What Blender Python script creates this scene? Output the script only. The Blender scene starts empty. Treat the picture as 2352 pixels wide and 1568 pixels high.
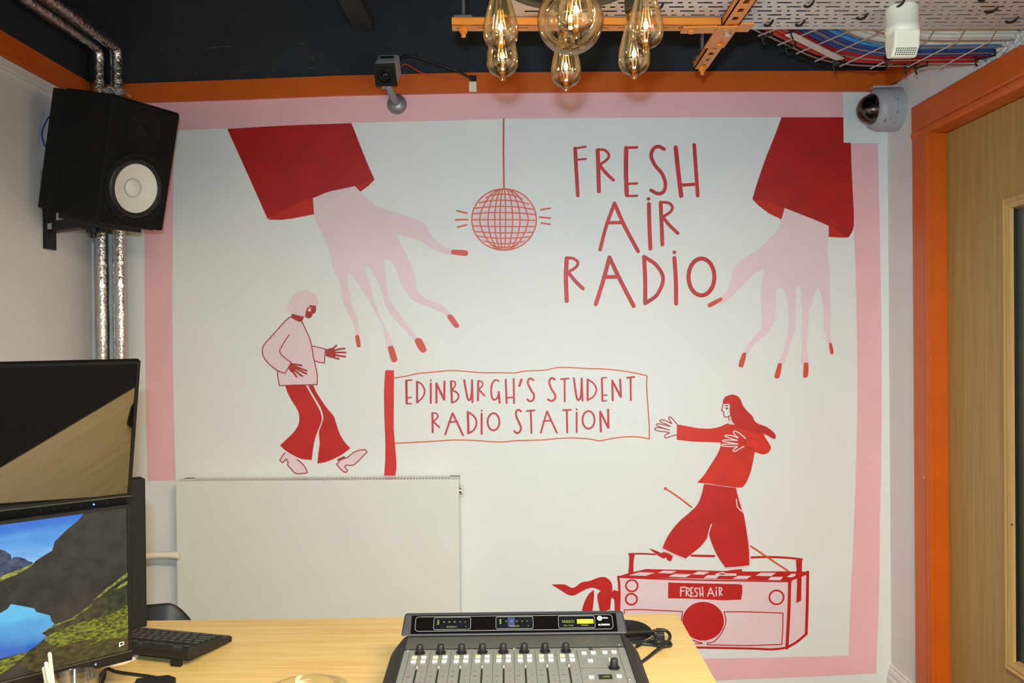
import bpy, bmesh, math, random
from mathutils import Vector, Matrix
from mathutils.geometry import tessellate_polygon

# ---------------------------------------------------------------- camera, light, exposure
sc = bpy.context.scene
COL = sc.collection
W, H, F = 2352, 1568, 1900.0
CAM = Vector((0, 0, 1.38))
_yc = Vector(((1190 - W / 2) / F, -(772 - H / 2) / F, -1)).normalized()
_r = math.radians(.55)
_xc = Vector((math.cos(_r), math.sin(_r), 0))
_xc.z = -(_xc.x * _yc.x + _xc.y * _yc.y) / _yc.z
_xc.normalize()
_zc = _xc.cross(_yc)
ROT = Matrix((_xc, _yc, _zc))                      # camera -> world
cam_data = bpy.data.cameras.new('camera')
cam_data.sensor_width = 36
cam_data.lens = 36 * F / W
cam_data.clip_start = .02
cam = bpy.data.objects.new('camera', cam_data)
cam.matrix_world = Matrix.Translation(CAM) @ ROT.to_4x4()
COL.objects.link(cam)
sc.camera = cam

sc.view_settings.view_transform = 'Standard'
sc.view_settings.look = 'None'
sc.view_settings.exposure = -0.06
sc.view_settings.gamma = 1
sc.view_settings.use_curve_mapping = False
sc.cycles.max_bounces = 10
sc.cycles.transparent_max_bounces = 24
sc.cycles.caustics_reflective = False
sc.cycles.caustics_refractive = False
sc.cycles.sample_clamp_indirect = 6

world = bpy.data.worlds.new('world')
sc.world = world
world.use_nodes = True
world.node_tree.nodes['Background'].inputs[0].default_value = (.9, .85, .8, 1)
world.node_tree.nodes['Background'].inputs[1].default_value = .006


def area(name, loc, target, sx, sy, power, col):
    d = bpy.data.lights.new(name, 'AREA')
    d.shape = 'RECTANGLE'
    d.size, d.size_y = sx, sy
    d.energy = power
    d.color = col
    o = bpy.data.objects.new(name, d)
    o.location = loc
    o.rotation_euler = (Vector(target) - Vector(loc)).to_track_quat('-Z', 'Y').to_euler()
    COL.objects.link(o)
    return o


# the camera's pop-up flash and the two warm ceiling lights of the room behind it
_fl = area('camera_flash', (-.02, -.01, 1.488), (.45, 3.1, 1.15), .055, .03, 19.5, (.46, .78, 1))
_fl.data.spread = math.radians(112)
area('ceiling_light_near', (.42, .05, 2.05), (.42, .05, 0), 1.0, .22, 112, (1, .82, .56))
area('ceiling_light_middle', (.1, .5, 2.13), (.1, .5, 0), 1.2, .12, 14, (1, .82, .56))

# ---------------------------------------------------------------- pixel -> place helpers


def ray(px, py):
    return ROT @ Vector(((px - W / 2) / F, -(py - H / 2) / F, -1))


def pl(px, py, axis, val):
    d = ray(px, py)
    return CAM + d * ((val - CAM[axis]) / d[axis])


WALL_Y, XL, XR, CEIL, DESK = 3.1, -1.6, 1.385, 2.74, .73
random.seed(4)

# ---------------------------------------------------------------- materials


def lin(c):
    c = c / 255
    return c / 12.92 if c <= .04045 else ((c + .055) / 1.055) ** 2.4


def rgb(c):
    return (lin(c[0]), lin(c[1]), lin(c[2]), 1)


def mat(name, col, rough=.5, metal=0, var=.06, scale=25, bump=0, bscale=None, spec=.5, stretch=None, coat=0,
        emit=None, estr=0):
    m = bpy.data.materials.new(name)
    m.use_nodes = True
    nt = m.node_tree
    b = nt.nodes['Principled BSDF']
    tc = nt.nodes.new('ShaderNodeTexCoord')
    mp = nt.nodes.new('ShaderNodeMapping')
    if stretch:
        mp.inputs['Scale'].default_value = stretch
    nz = nt.nodes.new('ShaderNodeTexNoise')
    nz.inputs['Scale'].default_value = scale
    nz.inputs['Detail'].default_value = 4
    nt.links.new(tc.outputs['Object'], mp.inputs[0])
    nt.links.new(mp.outputs[0], nz.inputs['Vector'])
    cr = nt.nodes.new('ShaderNodeValToRGB')
    c = rgb(col)
    cr.color_ramp.elements[0].position = .3
    cr.color_ramp.elements[1].position = .7
    cr.color_ramp.elements[0].color = tuple(x * (1 - var) for x in c[:3]) + (1,)
    cr.color_ramp.elements[1].color = tuple(min(1, x * (1 + var)) for x in c[:3]) + (1,)
    nt.links.new(nz.outputs['Fac'], cr.inputs[0])
    nt.links.new(cr.outputs[0], b.inputs['Base Color'])
    b.inputs['Roughness'].default_value = rough
    b.inputs['Metallic'].default_value = metal
    b.inputs['Specular IOR Level'].default_value = spec
    b.inputs['Coat Weight'].default_value = coat
    if emit:
        b.inputs['Emission Color'].default_value = rgb(emit)
        b.inputs['Emission Strength'].default_value = estr
    if bump:
        n2 = nt.nodes.new('ShaderNodeTexNoise')
        n2.inputs['Scale'].default_value = bscale or scale
        n2.inputs['Detail'].default_value = 3
        nt.links.new(mp.outputs[0], n2.inputs['Vector'])
        bp = nt.nodes.new('ShaderNodeBump')
        bp.inputs['Strength'].default_value = bump
        bp.inputs['Distance'].default_value = .01
        nt.links.new(n2.outputs['Fac'], bp.inputs['Height'])
        nt.links.new(bp.outputs[0], b.inputs['Normal'])
    return m


def wood(name, c1, c2, stretch, scale=3, rough=.45):
    m = mat(name, c1, rough, 0, 0, scale, stretch=stretch)
    nt = m.node_tree
    cr = [n for n in nt.nodes if n.type == 'VALTORGB'][0]
    cr.color_ramp.elements[0].color = rgb(c1)
    cr.color_ramp.elements[1].color = rgb(c2)
    nz = [n for n in nt.nodes if n.type == 'TEX_NOISE'][0]
    nz.inputs['Detail'].default_value = 8
    nz.inputs['Distortion'].default_value = .4
    return m


def thin_glass(name, tint, refl=.12, rough=.02, edge=.8):
    """a thin shell: mostly see-through with a fresnel reflection"""
    m = bpy.data.materials.new(name)
    m.use_nodes = True
    nt = m.node_tree
    nt.nodes.remove(nt.nodes['Principled BSDF'])
    out = [n for n in nt.nodes if n.type == 'OUTPUT_MATERIAL'][0]
    tr = nt.nodes.new('ShaderNodeBsdfTransparent')
    tr.inputs[0].default_value = tint + (1,)
    gl = nt.nodes.new('ShaderNodeBsdfGlossy')
    gl.inputs['Roughness'].default_value = rough
    gl.inputs['Color'].default_value = (1, .93, .8, 1)
    lw = nt.nodes.new('ShaderNodeLayerWeight')
    lw.inputs['Blend'].default_value = .35
    mr = nt.nodes.new('ShaderNodeMapRange')
    mr.inputs['To Min'].default_value = refl
    mr.inputs['To Max'].default_value = edge
    nt.links.new(lw.outputs['Fresnel'], mr.inputs[0])
    mx = nt.nodes.new('ShaderNodeMixShader')
    nt.links.new(mr.outputs[0], mx.inputs[0])
    nt.links.new(tr.outputs[0], mx.inputs[1])
    nt.links.new(gl.outputs[0], mx.inputs[2])
    nt.links.new(mx.outputs[0], out.inputs[0])
    return m


M = {}
M['wall'] = mat('white wall paint', (231, 230, 226), .55, var=.012, scale=6, bump=.05, bscale=60)
M['wall_side'] = mat('white side wall paint', (229, 225, 222), .6, var=.012, scale=6, bump=.05, bscale=60)
M['black'] = mat('black ceiling paint', (44, 47, 52), .75, var=.12, scale=5, bump=.1, bscale=40, spec=.25)
M['ceiling'] = mat('black ceiling board', (38, 39, 40), .85, var=.1, scale=5, spec=.15)
M['floor'] = mat('dark grey carpet', (34, 33, 34), .95, var=.3, scale=300, bump=.3)
M['orange'] = mat('orange gloss paint', (208, 93, 17), .38, var=.06, scale=9, bump=.04, bscale=50)
M['orange_metal'] = mat('orange painted steel', (208, 126, 42), .4, var=.06, scale=12)
M['pink'] = mat('pink mural paint', (240, 184, 188), .55, var=.035, scale=7, bump=.05, bscale=60)
M['pink_pale'] = mat('pale pink mural paint', (234, 206, 211), .55, var=.03, scale=7)
M['red_deep'] = mat('deep red mural paint', (176, 12, 8), .5, var=.12, scale=9)
M['red_cuff'] = mat('warm red mural paint', (194, 34, 12), .5, var=.12, scale=9)
M['red'] = mat('red mural paint', (194, 24, 18), .5, var=.10, scale=12)
M['red_jumper'] = mat('orange red mural paint', (212, 40, 18), .5, var=.12, scale=12)
M['red_letter'] = mat('crimson mural lettering paint', (196, 42, 46), .5, var=.16, scale=14)
M['red_line'] = mat('brown red mural line paint', (172, 44, 34), .5, var=.1, scale=20)
M['orange_line'] = mat('orange mural line paint', (216, 92, 46), .5, var=.1, scale=20)
M['nail'] = mat('coral mural paint', (214, 78, 56), .5, var=.06, scale=20)
M['paint_white'] = mat('white mural paint', (238, 232, 228), .55, var=.02, scale=20)
M['blk_plastic'] = mat('black plastic', (18, 18, 19), .45, var=.1, scale=40, spec=.35)
M['blk_matt'] = mat('matt black plastic', (20, 19, 18), .7, var=.12, scale=60, spec=.2)
M['blk_vinyl'] = mat('black vinyl cabinet', (18, 17, 16), .75, var=.1, scale=80, bump=.05, bscale=200, spec=.18)
M['blk_rubber'] = mat('black rubber cable', (22, 21, 20), .5, var=.1, scale=60)
M['grey_plastic'] = mat('grey plastic', (176, 176, 178), .45, var=.03, scale=30)
M['grey_metal'] = mat('grey metal', (150, 152, 156), .42, metal=.6, var=.05, scale=30)
M['zinc'] = mat('zinc plated steel', (196, 196, 200), .3, metal=.95, var=.06, scale=40)
M['tray'] = mat('galvanised tray', (206, 200, 196), .5, metal=.25, var=.06, scale=12)
M['foil'] = mat('crinkled foil', (205, 202, 198), .25, metal=1, var=.10, scale=40, bump=.5, bscale=60, stretch=(1, 1, 1))
M['cream'] = mat('cream plastic', (238, 230, 206), .4, var=.02, scale=20)
M['white_plastic'] = mat('white plastic', (236, 232, 214), .4, var=.015, scale=20)
M['radiator'] = mat('white radiator enamel', (226, 224, 214), .3, var=.012, scale=8)
M['slot'] = mat('dark gap', (16, 15, 14), .8, var=.1, scale=30)
M['table'] = wood('beech laminate', (204, 168, 100), (220, 190, 124), (1.2, 26, 26), 3, .42)
M['door_wood'] = wood('oak veneer door', (160, 126, 68), (178, 144, 82), (16, 16, .6), 4, .5)
M['bead_wood'] = wood('oak glazing bead', (174, 138, 80), (192, 156, 98), (16, 16, .6), 4, .42)
M['bulb_glass'] = thin_glass('amber bulb glass', (.97, .92, .80), .075)
M['clear'] = thin_glass('clear plastic', (.97, .985, .985), .04, .08, .35)
M['dome'] = thin_glass('clear camera dome', (.86, .85, .85), .06)
M['brass'] = mat('brass', (214, 176, 96), .25, metal=1, var=.05, scale=40)
M['filament'] = mat('glowing filament', (40, 26, 8), .5, emit=(255, 176, 60), estr=1.1)
M['filament_hot'] = mat('hot filament tip', (255, 240, 210), .5, emit=(255, 232, 190), estr=6)
M['bezel'] = mat('monitor bezel', (13, 13, 13), .4, var=.08, scale=40, spec=.25)
M['edge_pale'] = mat('pale bezel edge', (70, 67, 56), .35, var=.08, scale=40)
M['screen_off'] = mat('dark glossy screen', (4, 4, 4), .02, var=.05, scale=10, spec=1.0, coat=.7)
M['led_blue'] = mat('blue power light', (60, 90, 255), .4, emit=(70, 110, 255), estr=4)
M['led_white'] = mat('white power light', (250, 250, 250), .4, emit=(240, 250, 255), estr=2)
M['cone'] = mat('white woofer cone', (222, 218, 206), .6, var=.015, scale=30)
M['key'] = mat('black key cap', (24, 23, 21), .4, var=.08, scale=60)
M['kb'] = mat('keyboard case', (22, 21, 20), .5, var=.08, scale=60)
M['console'] = mat('dark grey console cheek', (36, 34, 32), .55, var=.08, scale=60, spec=.3)
M['console_bar'] = mat('slate console bridge', (44, 45, 51), .55, var=.06, scale=60)
M['panel'] = mat('brushed grey panel', (138, 139, 132), .42, metal=.4, var=.05, scale=30, stretch=(1, 40, 1))
M['panel_dark'] = mat('smoked console window', (12, 10, 9), .12, var=.05, scale=20)
M['line_grey'] = mat('pale grey print', (136, 138, 134), .5, var=.03, scale=30)
M['print_dark'] = mat('dark print', (52, 48, 46), .6, var=.05, scale=30)
M['print_white'] = mat('white print', (245, 245, 245), .5, emit=(235, 235, 235), estr=.25)
M['btn'] = mat('white lit button', (226, 222, 216), .35, var=.02, scale=60)
M['btn_amber'] = mat('amber lit button', (240, 200, 150), .35, emit=(255, 176, 100), estr=.2)
M['lcd_text'] = mat('lime display text', (120, 128, 30), .5, emit=(180, 190, 40), estr=.28)
M['lcd_block'] = mat('yellow display block', (200, 200, 20), .5, emit=(214, 210, 10), estr=.7)
M['lcd_blue'] = mat('blue display block', (16, 28, 66), .5, emit=(36, 70, 150), estr=.35)
M['lcd_back'] = mat('display backing', (16, 18, 22), .15, emit=(14, 18, 30), estr=.3)
M['red_cable'] = mat('red cable jacket', (186, 26, 26), .45, var=.08, scale=40)
M['blue_cable'] = mat('blue cable jacket', (36, 74, 138), .45, var=.12, scale=40)
M['sky_cable'] = mat('light blue cable jacket', (50, 140, 206), .45, var=.1, scale=40)
M['white_cable'] = mat('white cable jacket', (226, 220, 206), .45, var=.05, scale=40)
M['plaster'] = mat('rough white plaster', (214, 206, 200), .9, var=.12, scale=60, bump=.8, bscale=60)
M['orange_wire'] = mat('orange wire', (206, 66, 22), .45, var=.06, scale=40)

# ---------------------------------------------------------------- objects


def basis_from(z):
    z = Vector(z).normalized()
    a = Vector((0, 0, 1)) if abs(z.z) < .9 else Vector((1, 0, 0))
    x = a.cross(z).normalized()
    return x, z.cross(x), z


class MB:
    """collects shapes that become ONE mesh"""

    def __init__(s):
        s.v, s.f, s.m = [], [], []

    def add(s, vs, fs, mi=0):
        n = len(s.v)
        s.v += [Vector(v) for v in vs]
        s.f += [tuple(i + n for i in f) for f in fs]
        s.m += [mi] * len(fs)
        return s

    def box(s, c, d, rot=None, mi=0):
        c = Vector(c)
        vs = []
        for z in (-.5, .5):
            for x, y in ((-.5, -.5), (.5, -.5), (.5, .5), (-.5, .5)):
                p = Vector((x * d[0], y * d[1], z * d[2]))
                vs.append(c + (rot @ p if rot else p))
        return s.add(vs, [(3, 2, 1, 0), (4, 5, 6, 7), (0, 1, 5, 4), (1, 2, 6, 5), (2, 3, 7, 6), (3, 0, 4, 7)], mi)

    def lo_hi(s, a, b, mi=0):
        return s.box([(a[i] + b[i]) / 2 for i in range(3)], [abs(b[i] - a[i]) for i in range(3)], mi=mi)

    def cyl(s, p0, p1, r0, r1=None, n=16, mi=0, cap=True):
        r1 = r0 if r1 is None else r1
        p0, p1 = Vector(p0), Vector(p1)
        x, y, z = basis_from(p1 - p0)
        vs = []
        for p, r in ((p0, r0), (p1, r1)):
            for i in range(n):
                a = 2 * math.pi * i / n
                vs.append(p + x * r * math.cos(a) + y * r * math.sin(a))
        fs = [(i, (i + 1) % n, n + (i + 1) % n, n + i) for i in range(n)]
        if cap:
            fs += [tuple(reversed(range(n))), tuple(range(n, 2 * n))]
        return s.add(vs, fs, mi)

    def tube(s, pts, r, n=8, mi=0, smooth=True, cap=True):
        pts = [Vector(p) for p in pts]
        if smooth and len(pts) > 2:
            pts = spline3(pts)
        rr = r if isinstance(r, (list, tuple)) else [r] * len(pts)
        vs, px = [], None
        for i, p in enumerate(pts):
            t = (pts[min(i + 1, len(pts) - 1)] - pts[max(i - 1, 0)]).normalized()
            if px is None:
                px = basis_from(t)[0]
            px = (px - t * px.dot(t)).normalized()
            py = t.cross(px)
            for k in range(n):
                a = 2 * math.pi * k / n
                vs.append(p + (px * math.cos(a) + py * math.sin(a)) * rr[i])
        fs = []
        for i in range(len(pts) - 1):
            for k in range(n):
                fs.append((i * n + k, i * n + (k + 1) % n, (i + 1) * n + (k + 1) % n, (i + 1) * n + k))
        if cap:
            fs += [tuple(reversed(range(n))), tuple(range((len(pts) - 1) * n, len(pts) * n))]
        return s.add(vs, fs, mi)

    def lathe(s, prof, origin=(0, 0, 0), axis=(0, 0, 1), n=32, mi=0):
        """prof = [(radius, height along axis)]"""
        o = Vector(origin)
        x, y, z = basis_from(axis)
        vs, fs = [], []
        for r, h in prof:
            for i in range(n):
                a = 2 * math.pi * i / n
                vs.append(o + z * h + (x * math.cos(a) + y * math.sin(a)) * max(r, 1e-5))
        for j in range(len(prof) - 1):
            for i in range(n):
                fs.append((j * n + i, j * n + (i + 1) % n, (j + 1) * n + (i + 1) % n, (j + 1) * n + i))
        return s.add(vs, fs, mi)

    def prism(s, poly, fn, d0, d1, mi=0):
        """2-D polygon pushed from depth d0 to d1; fn(a, b, d) -> point"""
        n = len(poly)
        vs = [fn(a, b, d0) for a, b in poly] + [fn(a, b, d1) for a, b in poly]
        tri = tessellate_polygon([[Vector((a, b, 0)) for a, b in poly]])
        fs = [tuple(t) for t in tri] + [tuple(i + n for i in reversed(t)) for t in tri]
        fs += [(i, (i + 1) % n, n + (i + 1) % n, n + i) for i in range(n)]
        return s.add(vs, fs, mi)

    def build(s, name, mats, parent=None, smooth=False, bevel=0, local=False, fix=True):
        me = bpy.data.meshes.new(name)
        off = Vector((0, 0, 0))
        if parent is not None and not local:
            off = Vector(parent.get('_o', (0, 0, 0)))
        me.from_pydata([tuple(v - off) for v in s.v], [], s.f)
        for m in (mats if isinstance(mats, (list, tuple)) else [mats]):
            me.materials.append(m)
        for p, mi in zip(me.polygons, s.m):
            p.material_index = mi
            p.use_smooth = smooth
        if fix:
            bm = bmesh.new()
            bm.from_mesh(me)
            bmesh.ops.recalc_face_normals(bm, faces=bm.faces)
            bm.to_mesh(me)
            bm.free()
        me.update()
        o = bpy.data.objects.new(name, me)
        COL.objects.link(o)
        if parent is not None:
            o.parent = parent
            o['_o'] = list(off)
        if smooth and not bevel:
            try:
                me.set_sharp_from_angle(angle=math.radians(52))
            except Exception:
                pass
        if bevel:
            b = o.modifiers.new('bevel', 'BEVEL')
            b.width = bevel
            b.segments = 2
            b.limit_method = 'ANGLE'
            b.angle_limit = math.radians(50)
        return o


def spline3(pts, step=6, closed=False):
    out = []
    n = len(pts)
    for i in range(n if closed else n - 1):
        if closed:
            p0, p1, p2, p3 = pts[i - 1], pts[i], pts[(i + 1) % n], pts[(i + 2) % n]
        else:
            p1, p2 = pts[i], pts[i + 1]
            p0 = pts[i - 1] if i else p1 * 2 - p2
            p3 = pts[i + 2] if i + 2 < n else p2 * 2 - p1
        for k in range(step):
            t = k / step
            out.append(.5 * (2 * p1 + (p2 - p0) * t + (2 * p0 - 5 * p1 + 4 * p2 - p3) * t * t
                             + (3 * p1 - p0 - 3 * p2 + p3) * t ** 3))
    if not closed:
        out.append(pts[-1])
    return out


def tag(o, label=None, cat=None, group=None, kind=None):
    if label:
        o['label'] = label
    if cat:
        o['category'] = cat
    if group:
        o['group'] = group
    if kind:
        o['kind'] = kind
    return o


def thing(name, label, cat, loc=(0, 0, 0), rot=(0, 0, 0), group=None, kind=None):
    o = bpy.data.objects.new(name, None)
    o.empty_display_size = .05
    o.location = loc
    o.rotation_euler = rot
    COL.objects.link(o)
    o['_o'] = list(loc)
    return tag(o, label, cat, group, kind)


def text(name, s, size, m, parent, origin, x, y, depth=.0002, align='CENTER', bold=0, sx=1):
    """lettering as a mesh, origin/x/y in the parent's local space"""
    cu = bpy.data.curves.new(name, 'FONT')
    cu.body = s
    cu.size = size
    cu.align_x = align
    cu.align_y = 'CENTER'
    cu.extrude = depth
    cu.offset = bold
    t = bpy.data.objects.new(name + '_tmp', cu)
    COL.objects.link(t)
    dg = bpy.context.evaluated_depsgraph_get()
    dg.update()
    me = bpy.data.meshes.new_from_object(t.evaluated_get(dg))
    bpy.data.objects.remove(t)
    x, y = Vector(x).normalized(), Vector(y).normalized()
    z = x.cross(y)
    mx = Matrix((x, y, z)).transposed().to_4x4()
    mx.translation = Vector(origin)
    me.transform(mx @ Matrix.Diagonal((sx, 1, 1, 1)))
    me.materials.clear()
    me.materials.append(m)
    o = bpy.data.objects.new(name, me)
    COL.objects.link(o)
    o.parent = parent
    o['_o'] = list(parent.get('_o', (0, 0, 0)))
    return o

# ================================================================ the room
Y0 = -1.5                                              # wall behind the photographer
TRIM_LO = [(205, 243), (337, 237), (560, 230), (780, 221), (1078, 215), (1400, 212.5), (1720, 211), (1993, 211.6), (2042, 212)]
TRIM_HI = [(205, 200), (283, 196), (560, 185.7), (780, 177), (1078, 170), (1400, 168), (1720, 166.5), (2025, 166), (2042, 166)]


def onw(p, off=0.0):
    q = pl(p[0], p[1], 1, WALL_Y)
    return Vector((q.x, WALL_Y - off, q.z))


floor = tag(MB().lo_hi((XL - .1, Y0 - .1, -.1), (XR + .15, WALL_Y + .1, 0)).build('floor', M['floor']),
            'dark carpet floor under the table', 'floor', kind='structure')
ceiling = tag(MB().lo_hi((XL - .1, Y0 - .1, CEIL), (XR + .15, WALL_Y + .1, CEIL + .1)).build('ceiling', M['ceiling']),
              'black painted ceiling above the lamp', 'ceiling', kind='structure')
ZT = 2.30                                              # white below, black above, hidden behind the orange trim
wall_back = MB().lo_hi((XL - .1, WALL_Y, 0), (XR + .15, WALL_Y + .1, ZT)).lo_hi((XL - .1, WALL_Y, ZT), (XR + .15, WALL_Y + .1, CEIL), mi=1)\
    .build('wall_back', [M['wall'], M['black']])
tag(wall_back, 'white wall with the pink and red mural facing the camera', 'wall', kind='structure')
w = MB().lo_hi((XL - .1, Y0, 0), (XL, WALL_Y, ZT)).lo_hi((XL - .1, Y0, ZT), (XL, WALL_Y, CEIL), mi=1)
tag(w.build('wall_left', [M['wall_side'], M['black']]), 'white left wall behind the loudspeaker, black above its orange trim', 'wall', kind='structure')
DY0, DY1, DZ = 1.90, 2.778, 2.055                       # door opening in the right wall
w = MB().lo_hi((XR, DY1, 0), (XR + .15, WALL_Y, CEIL)).lo_hi((XR, DY0, DZ), (XR + .15, DY1, CEIL)).lo_hi((XR, Y0, 0), (XR + .15, DY0, CEIL))
tag(w.build('wall_right', M['wall_side']), 'white right wall around the orange framed door', 'wall', kind='structure')
w = MB().lo_hi((XL - .1, Y0 - .1, 0), (XR + .15, Y0, CEIL))
tag(w.build('wall_rear', M['wall_side']), 'plain wall behind the photographer', 'wall', kind='structure')

# orange trim: back, left, right; white cornice strip under the left one
t = MB()
lo = [onw(p) for p in TRIM_LO]
hi = [onw(p) for p in TRIM_HI]
n = len(lo)
t.add([p + Vector((0, -.018, 0)) for p in lo] + [p + Vector((0, -.018, 0)) for p in hi] + lo + hi,
      [(i, i + 1, n + i + 1, n + i) for i in range(n - 1)] +
      [(i + 1, i, 2 * n + i, 2 * n + i + 1) for i in range(n - 1)] +
      [(n + i, n + i + 1, 3 * n + i + 1, 3 * n + i) for i in range(n - 1)] + [(0, n, 3 * n, 2 * n), (n - 1, 2 * n - 1, 4 * n - 1, 3 * n - 1)])
trim_back = tag(t.build('trim_1', M['orange']), 'orange wooden trim along the top of the mural wall', 'trim', kind='structure')
g = MB()
a, b = onw((1078, 190)), onw((1095, 214))
g.lo_hi((a.x, WALL_Y - .0195, b.z), (b.x, WALL_Y - .015, a.z - .002))
tag(g.build('bare_patch', M['cream'], trim_back), 'cream unpainted gap in the orange trim')
g = MB()
a, b = onw((1078, 177)), onw((1095, 190))
g.lo_hi((a.x, WALL_Y - .0195, b.z), (b.x, WALL_Y - .015, a.z))
tag(g.build('cable_gap', M['slot'], trim_back), 'dark cable gap in the orange trim')
t = MB().lo_hi((XL, Y0, 2.262), (XL + .018, WALL_Y, 2.338))
tag(t.build('trim_2', M['orange'], bevel=.002), 'orange wooden trim along the top of the left wall', 'trim', kind='structure')
t = MB().lo_hi((XL, Y0, 2.228), (XL + .012, 2.9, 2.2615))
tag(t.build('trim_3', M['wall_side'], bevel=.004), 'thin white strip under the left orange trim', 'trim', kind='structure')
t = MB().lo_hi((XR - .018, 2.30, 2.284), (XR, WALL_Y, 2.352))
tag(t.build('trim_4', M['orange'], bevel=.002), 'short orange trim on the right wall above the dome camera', 'trim', kind='structure')


def skirt(poly_z):
    return [(0, 0), (.018, 0), (.018, .095), (.012, .105), (.014, .115), (.010, .125), (.006, .13), (.006, .138), (0, .14)]


t = MB().prism(skirt(0), lambda a, b, d: Vector((XR - a, d, b)), 2.888, WALL_Y)
tag(t.build('baseboard_right', M['wall_side']), 'moulded white skirting board between the door and the mural wall', 'skirting board', kind='structure')

# ---- door in the right wall
door = thing('door_1', 'oak veneer door with a glazed panel in an orange frame', 'door', (XR, 2.34, 0), kind='structure')


def arch_prof():                                       # (distance from the opening, thickness)
    return [(0, 0), (0, .014), (.012, .018), (.022, .018), (.030, .013), (.036, .015), (.112, .015), (.116, .012), (.116, 0)]


fr = MB()
pr = arch_prof()
fr.prism(pr, lambda a, b, d: Vector((XR - b, DY1 - .012 + a, d)), 0, DZ - .012 + 0)
fr.prism(pr, lambda a, b, d: Vector((XR - b, DY0 + .012 - a, d)), 0, DZ - .012)
fr.prism(pr, lambda a, b, d: Vector((XR - b, d, DZ - .012 + a)), DY0 - .104, DY1 + .104)
fr.build('architrave', M['orange'], door)
fr = MB().lo_hi((XR - .002, DY1 - .014, 0), (XR + .11, DY1 + .0, DZ)).lo_hi((XR - .002, DY0, 0), (XR + .11, DY0 + .014, DZ))\
    .lo_hi((XR - .002, DY0, DZ - .014), (XR + .11, DY1, DZ))
fr.build('door_lining', M['orange'], door)
LX = XR + .044
lf = MB()
q0, q1 = pl(2309, 462, 0, LX), pl(2309, 1546, 0, LX)     # glazed panel
gy1, gz1, gz0 = 2.43, 1.765, .395
gy0 = gy1 - .30
for a, b in (((DY0 + .016, 0.01), (gy0, DZ - .016)), ((gy1, .01), (DY1 - .016, DZ - .016)), ((gy0, .01), (gy1, gz0)), ((gy0, gz1), (gy1, DZ - .016))):
    lf.lo_hi((LX, a[0], a[1]), (LX + .044, b[0], b[1]))
lf.build('door_leaf', M['door_wood'], door)
bd = MB()
bp = [(0, -.012), (0, .009), (.006, .011), (.012, .007), (.018, .009), (.032, .004), (.036, -.012)]
bd.prism(bp, lambda a, b, d: Vector((LX - b, gy1 + .004 - a, d)), gz0 - .004, gz1 + .004)
bd.prism(bp, lambda a, b, d: Vector((LX - b, gy0 - .004 + a, d)), gz0 - .004, gz1 + .004)
bd.prism(bp, lambda a, b, d: Vector((LX - b, d, gz1 + .004 - a)), gy0 - .004, gy1 + .004)
bd.prism(bp, lambda a, b, d: Vector((LX - b, d, gz0 - .004 + a)), gy0 - .004, gy1 + .004)
bd.build('glazing_bead', M['bead_wood'], door)
M['door_glass'] = mat('dark wired door glass', (70, 76, 64), .12, var=.1, scale=8)
MB().lo_hi((LX + .014, gy0, gz0), (LX + .02, gy1, gz1)).build('door_glass', M['door_glass'], door)
MB().lo_hi((LX + .004, gy0 + .029, gz0 + .029), (LX + .013, gy0 + .033, gz1 - .029)).lo_hi((LX + .004, gy1 - .033, gz0 + .029), (LX + .013, gy1 - .029, gz1 - .029))\
    .build('glass_seal', M['blk_rubber'], door)
for p, s_ in (((2123, 1096), .0022), ((2325, 1204), .003)):
    q = pl(p[0], p[1], 0, XR - .016 if p[0] < 2200 else LX - .006)
    MB().cyl(q, q + Vector((-.002, 0, 0)), s_, n=10).build('filled_hole' if p[0] < 2200 else 'nail_hole', M['cream'] if p[0] < 2200 else M['print_dark'], door)
# dark beam under the black ceiling
bx = [pl(815, 73, 1, 3.1), pl(861, 71, 1, 3.1)]
bm_ = MB().lo_hi((bx[0].x, Y0, bx[0].z), (bx[1].x, WALL_Y, bx[0].z + .05))
tag(bm_.build('ceiling_beam', mat('dark beam paint', (62, 62, 62), .8, var=.06, spec=.2)), 'dark grey beam running under the black ceiling to the mural wall', 'beam', kind='structure')

# ================================================================ the mural, painted on wall_back
def crop(x0, y0, s):
    return lambda p: (x0 + p[0] * s, y0 + p[1] * s)


CA, CB, CC = crop(500, 250, .38265), crop(1020, 260, .30617), crop(1580, 250, .4146)
CD, CE, CF, CG = crop(580, 640, .30618), crop(860, 820, .28061), crop(1460, 880, .28694), crop(1240, 1220, .28061)
CP = lambda p: p
LAY = .0008


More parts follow.
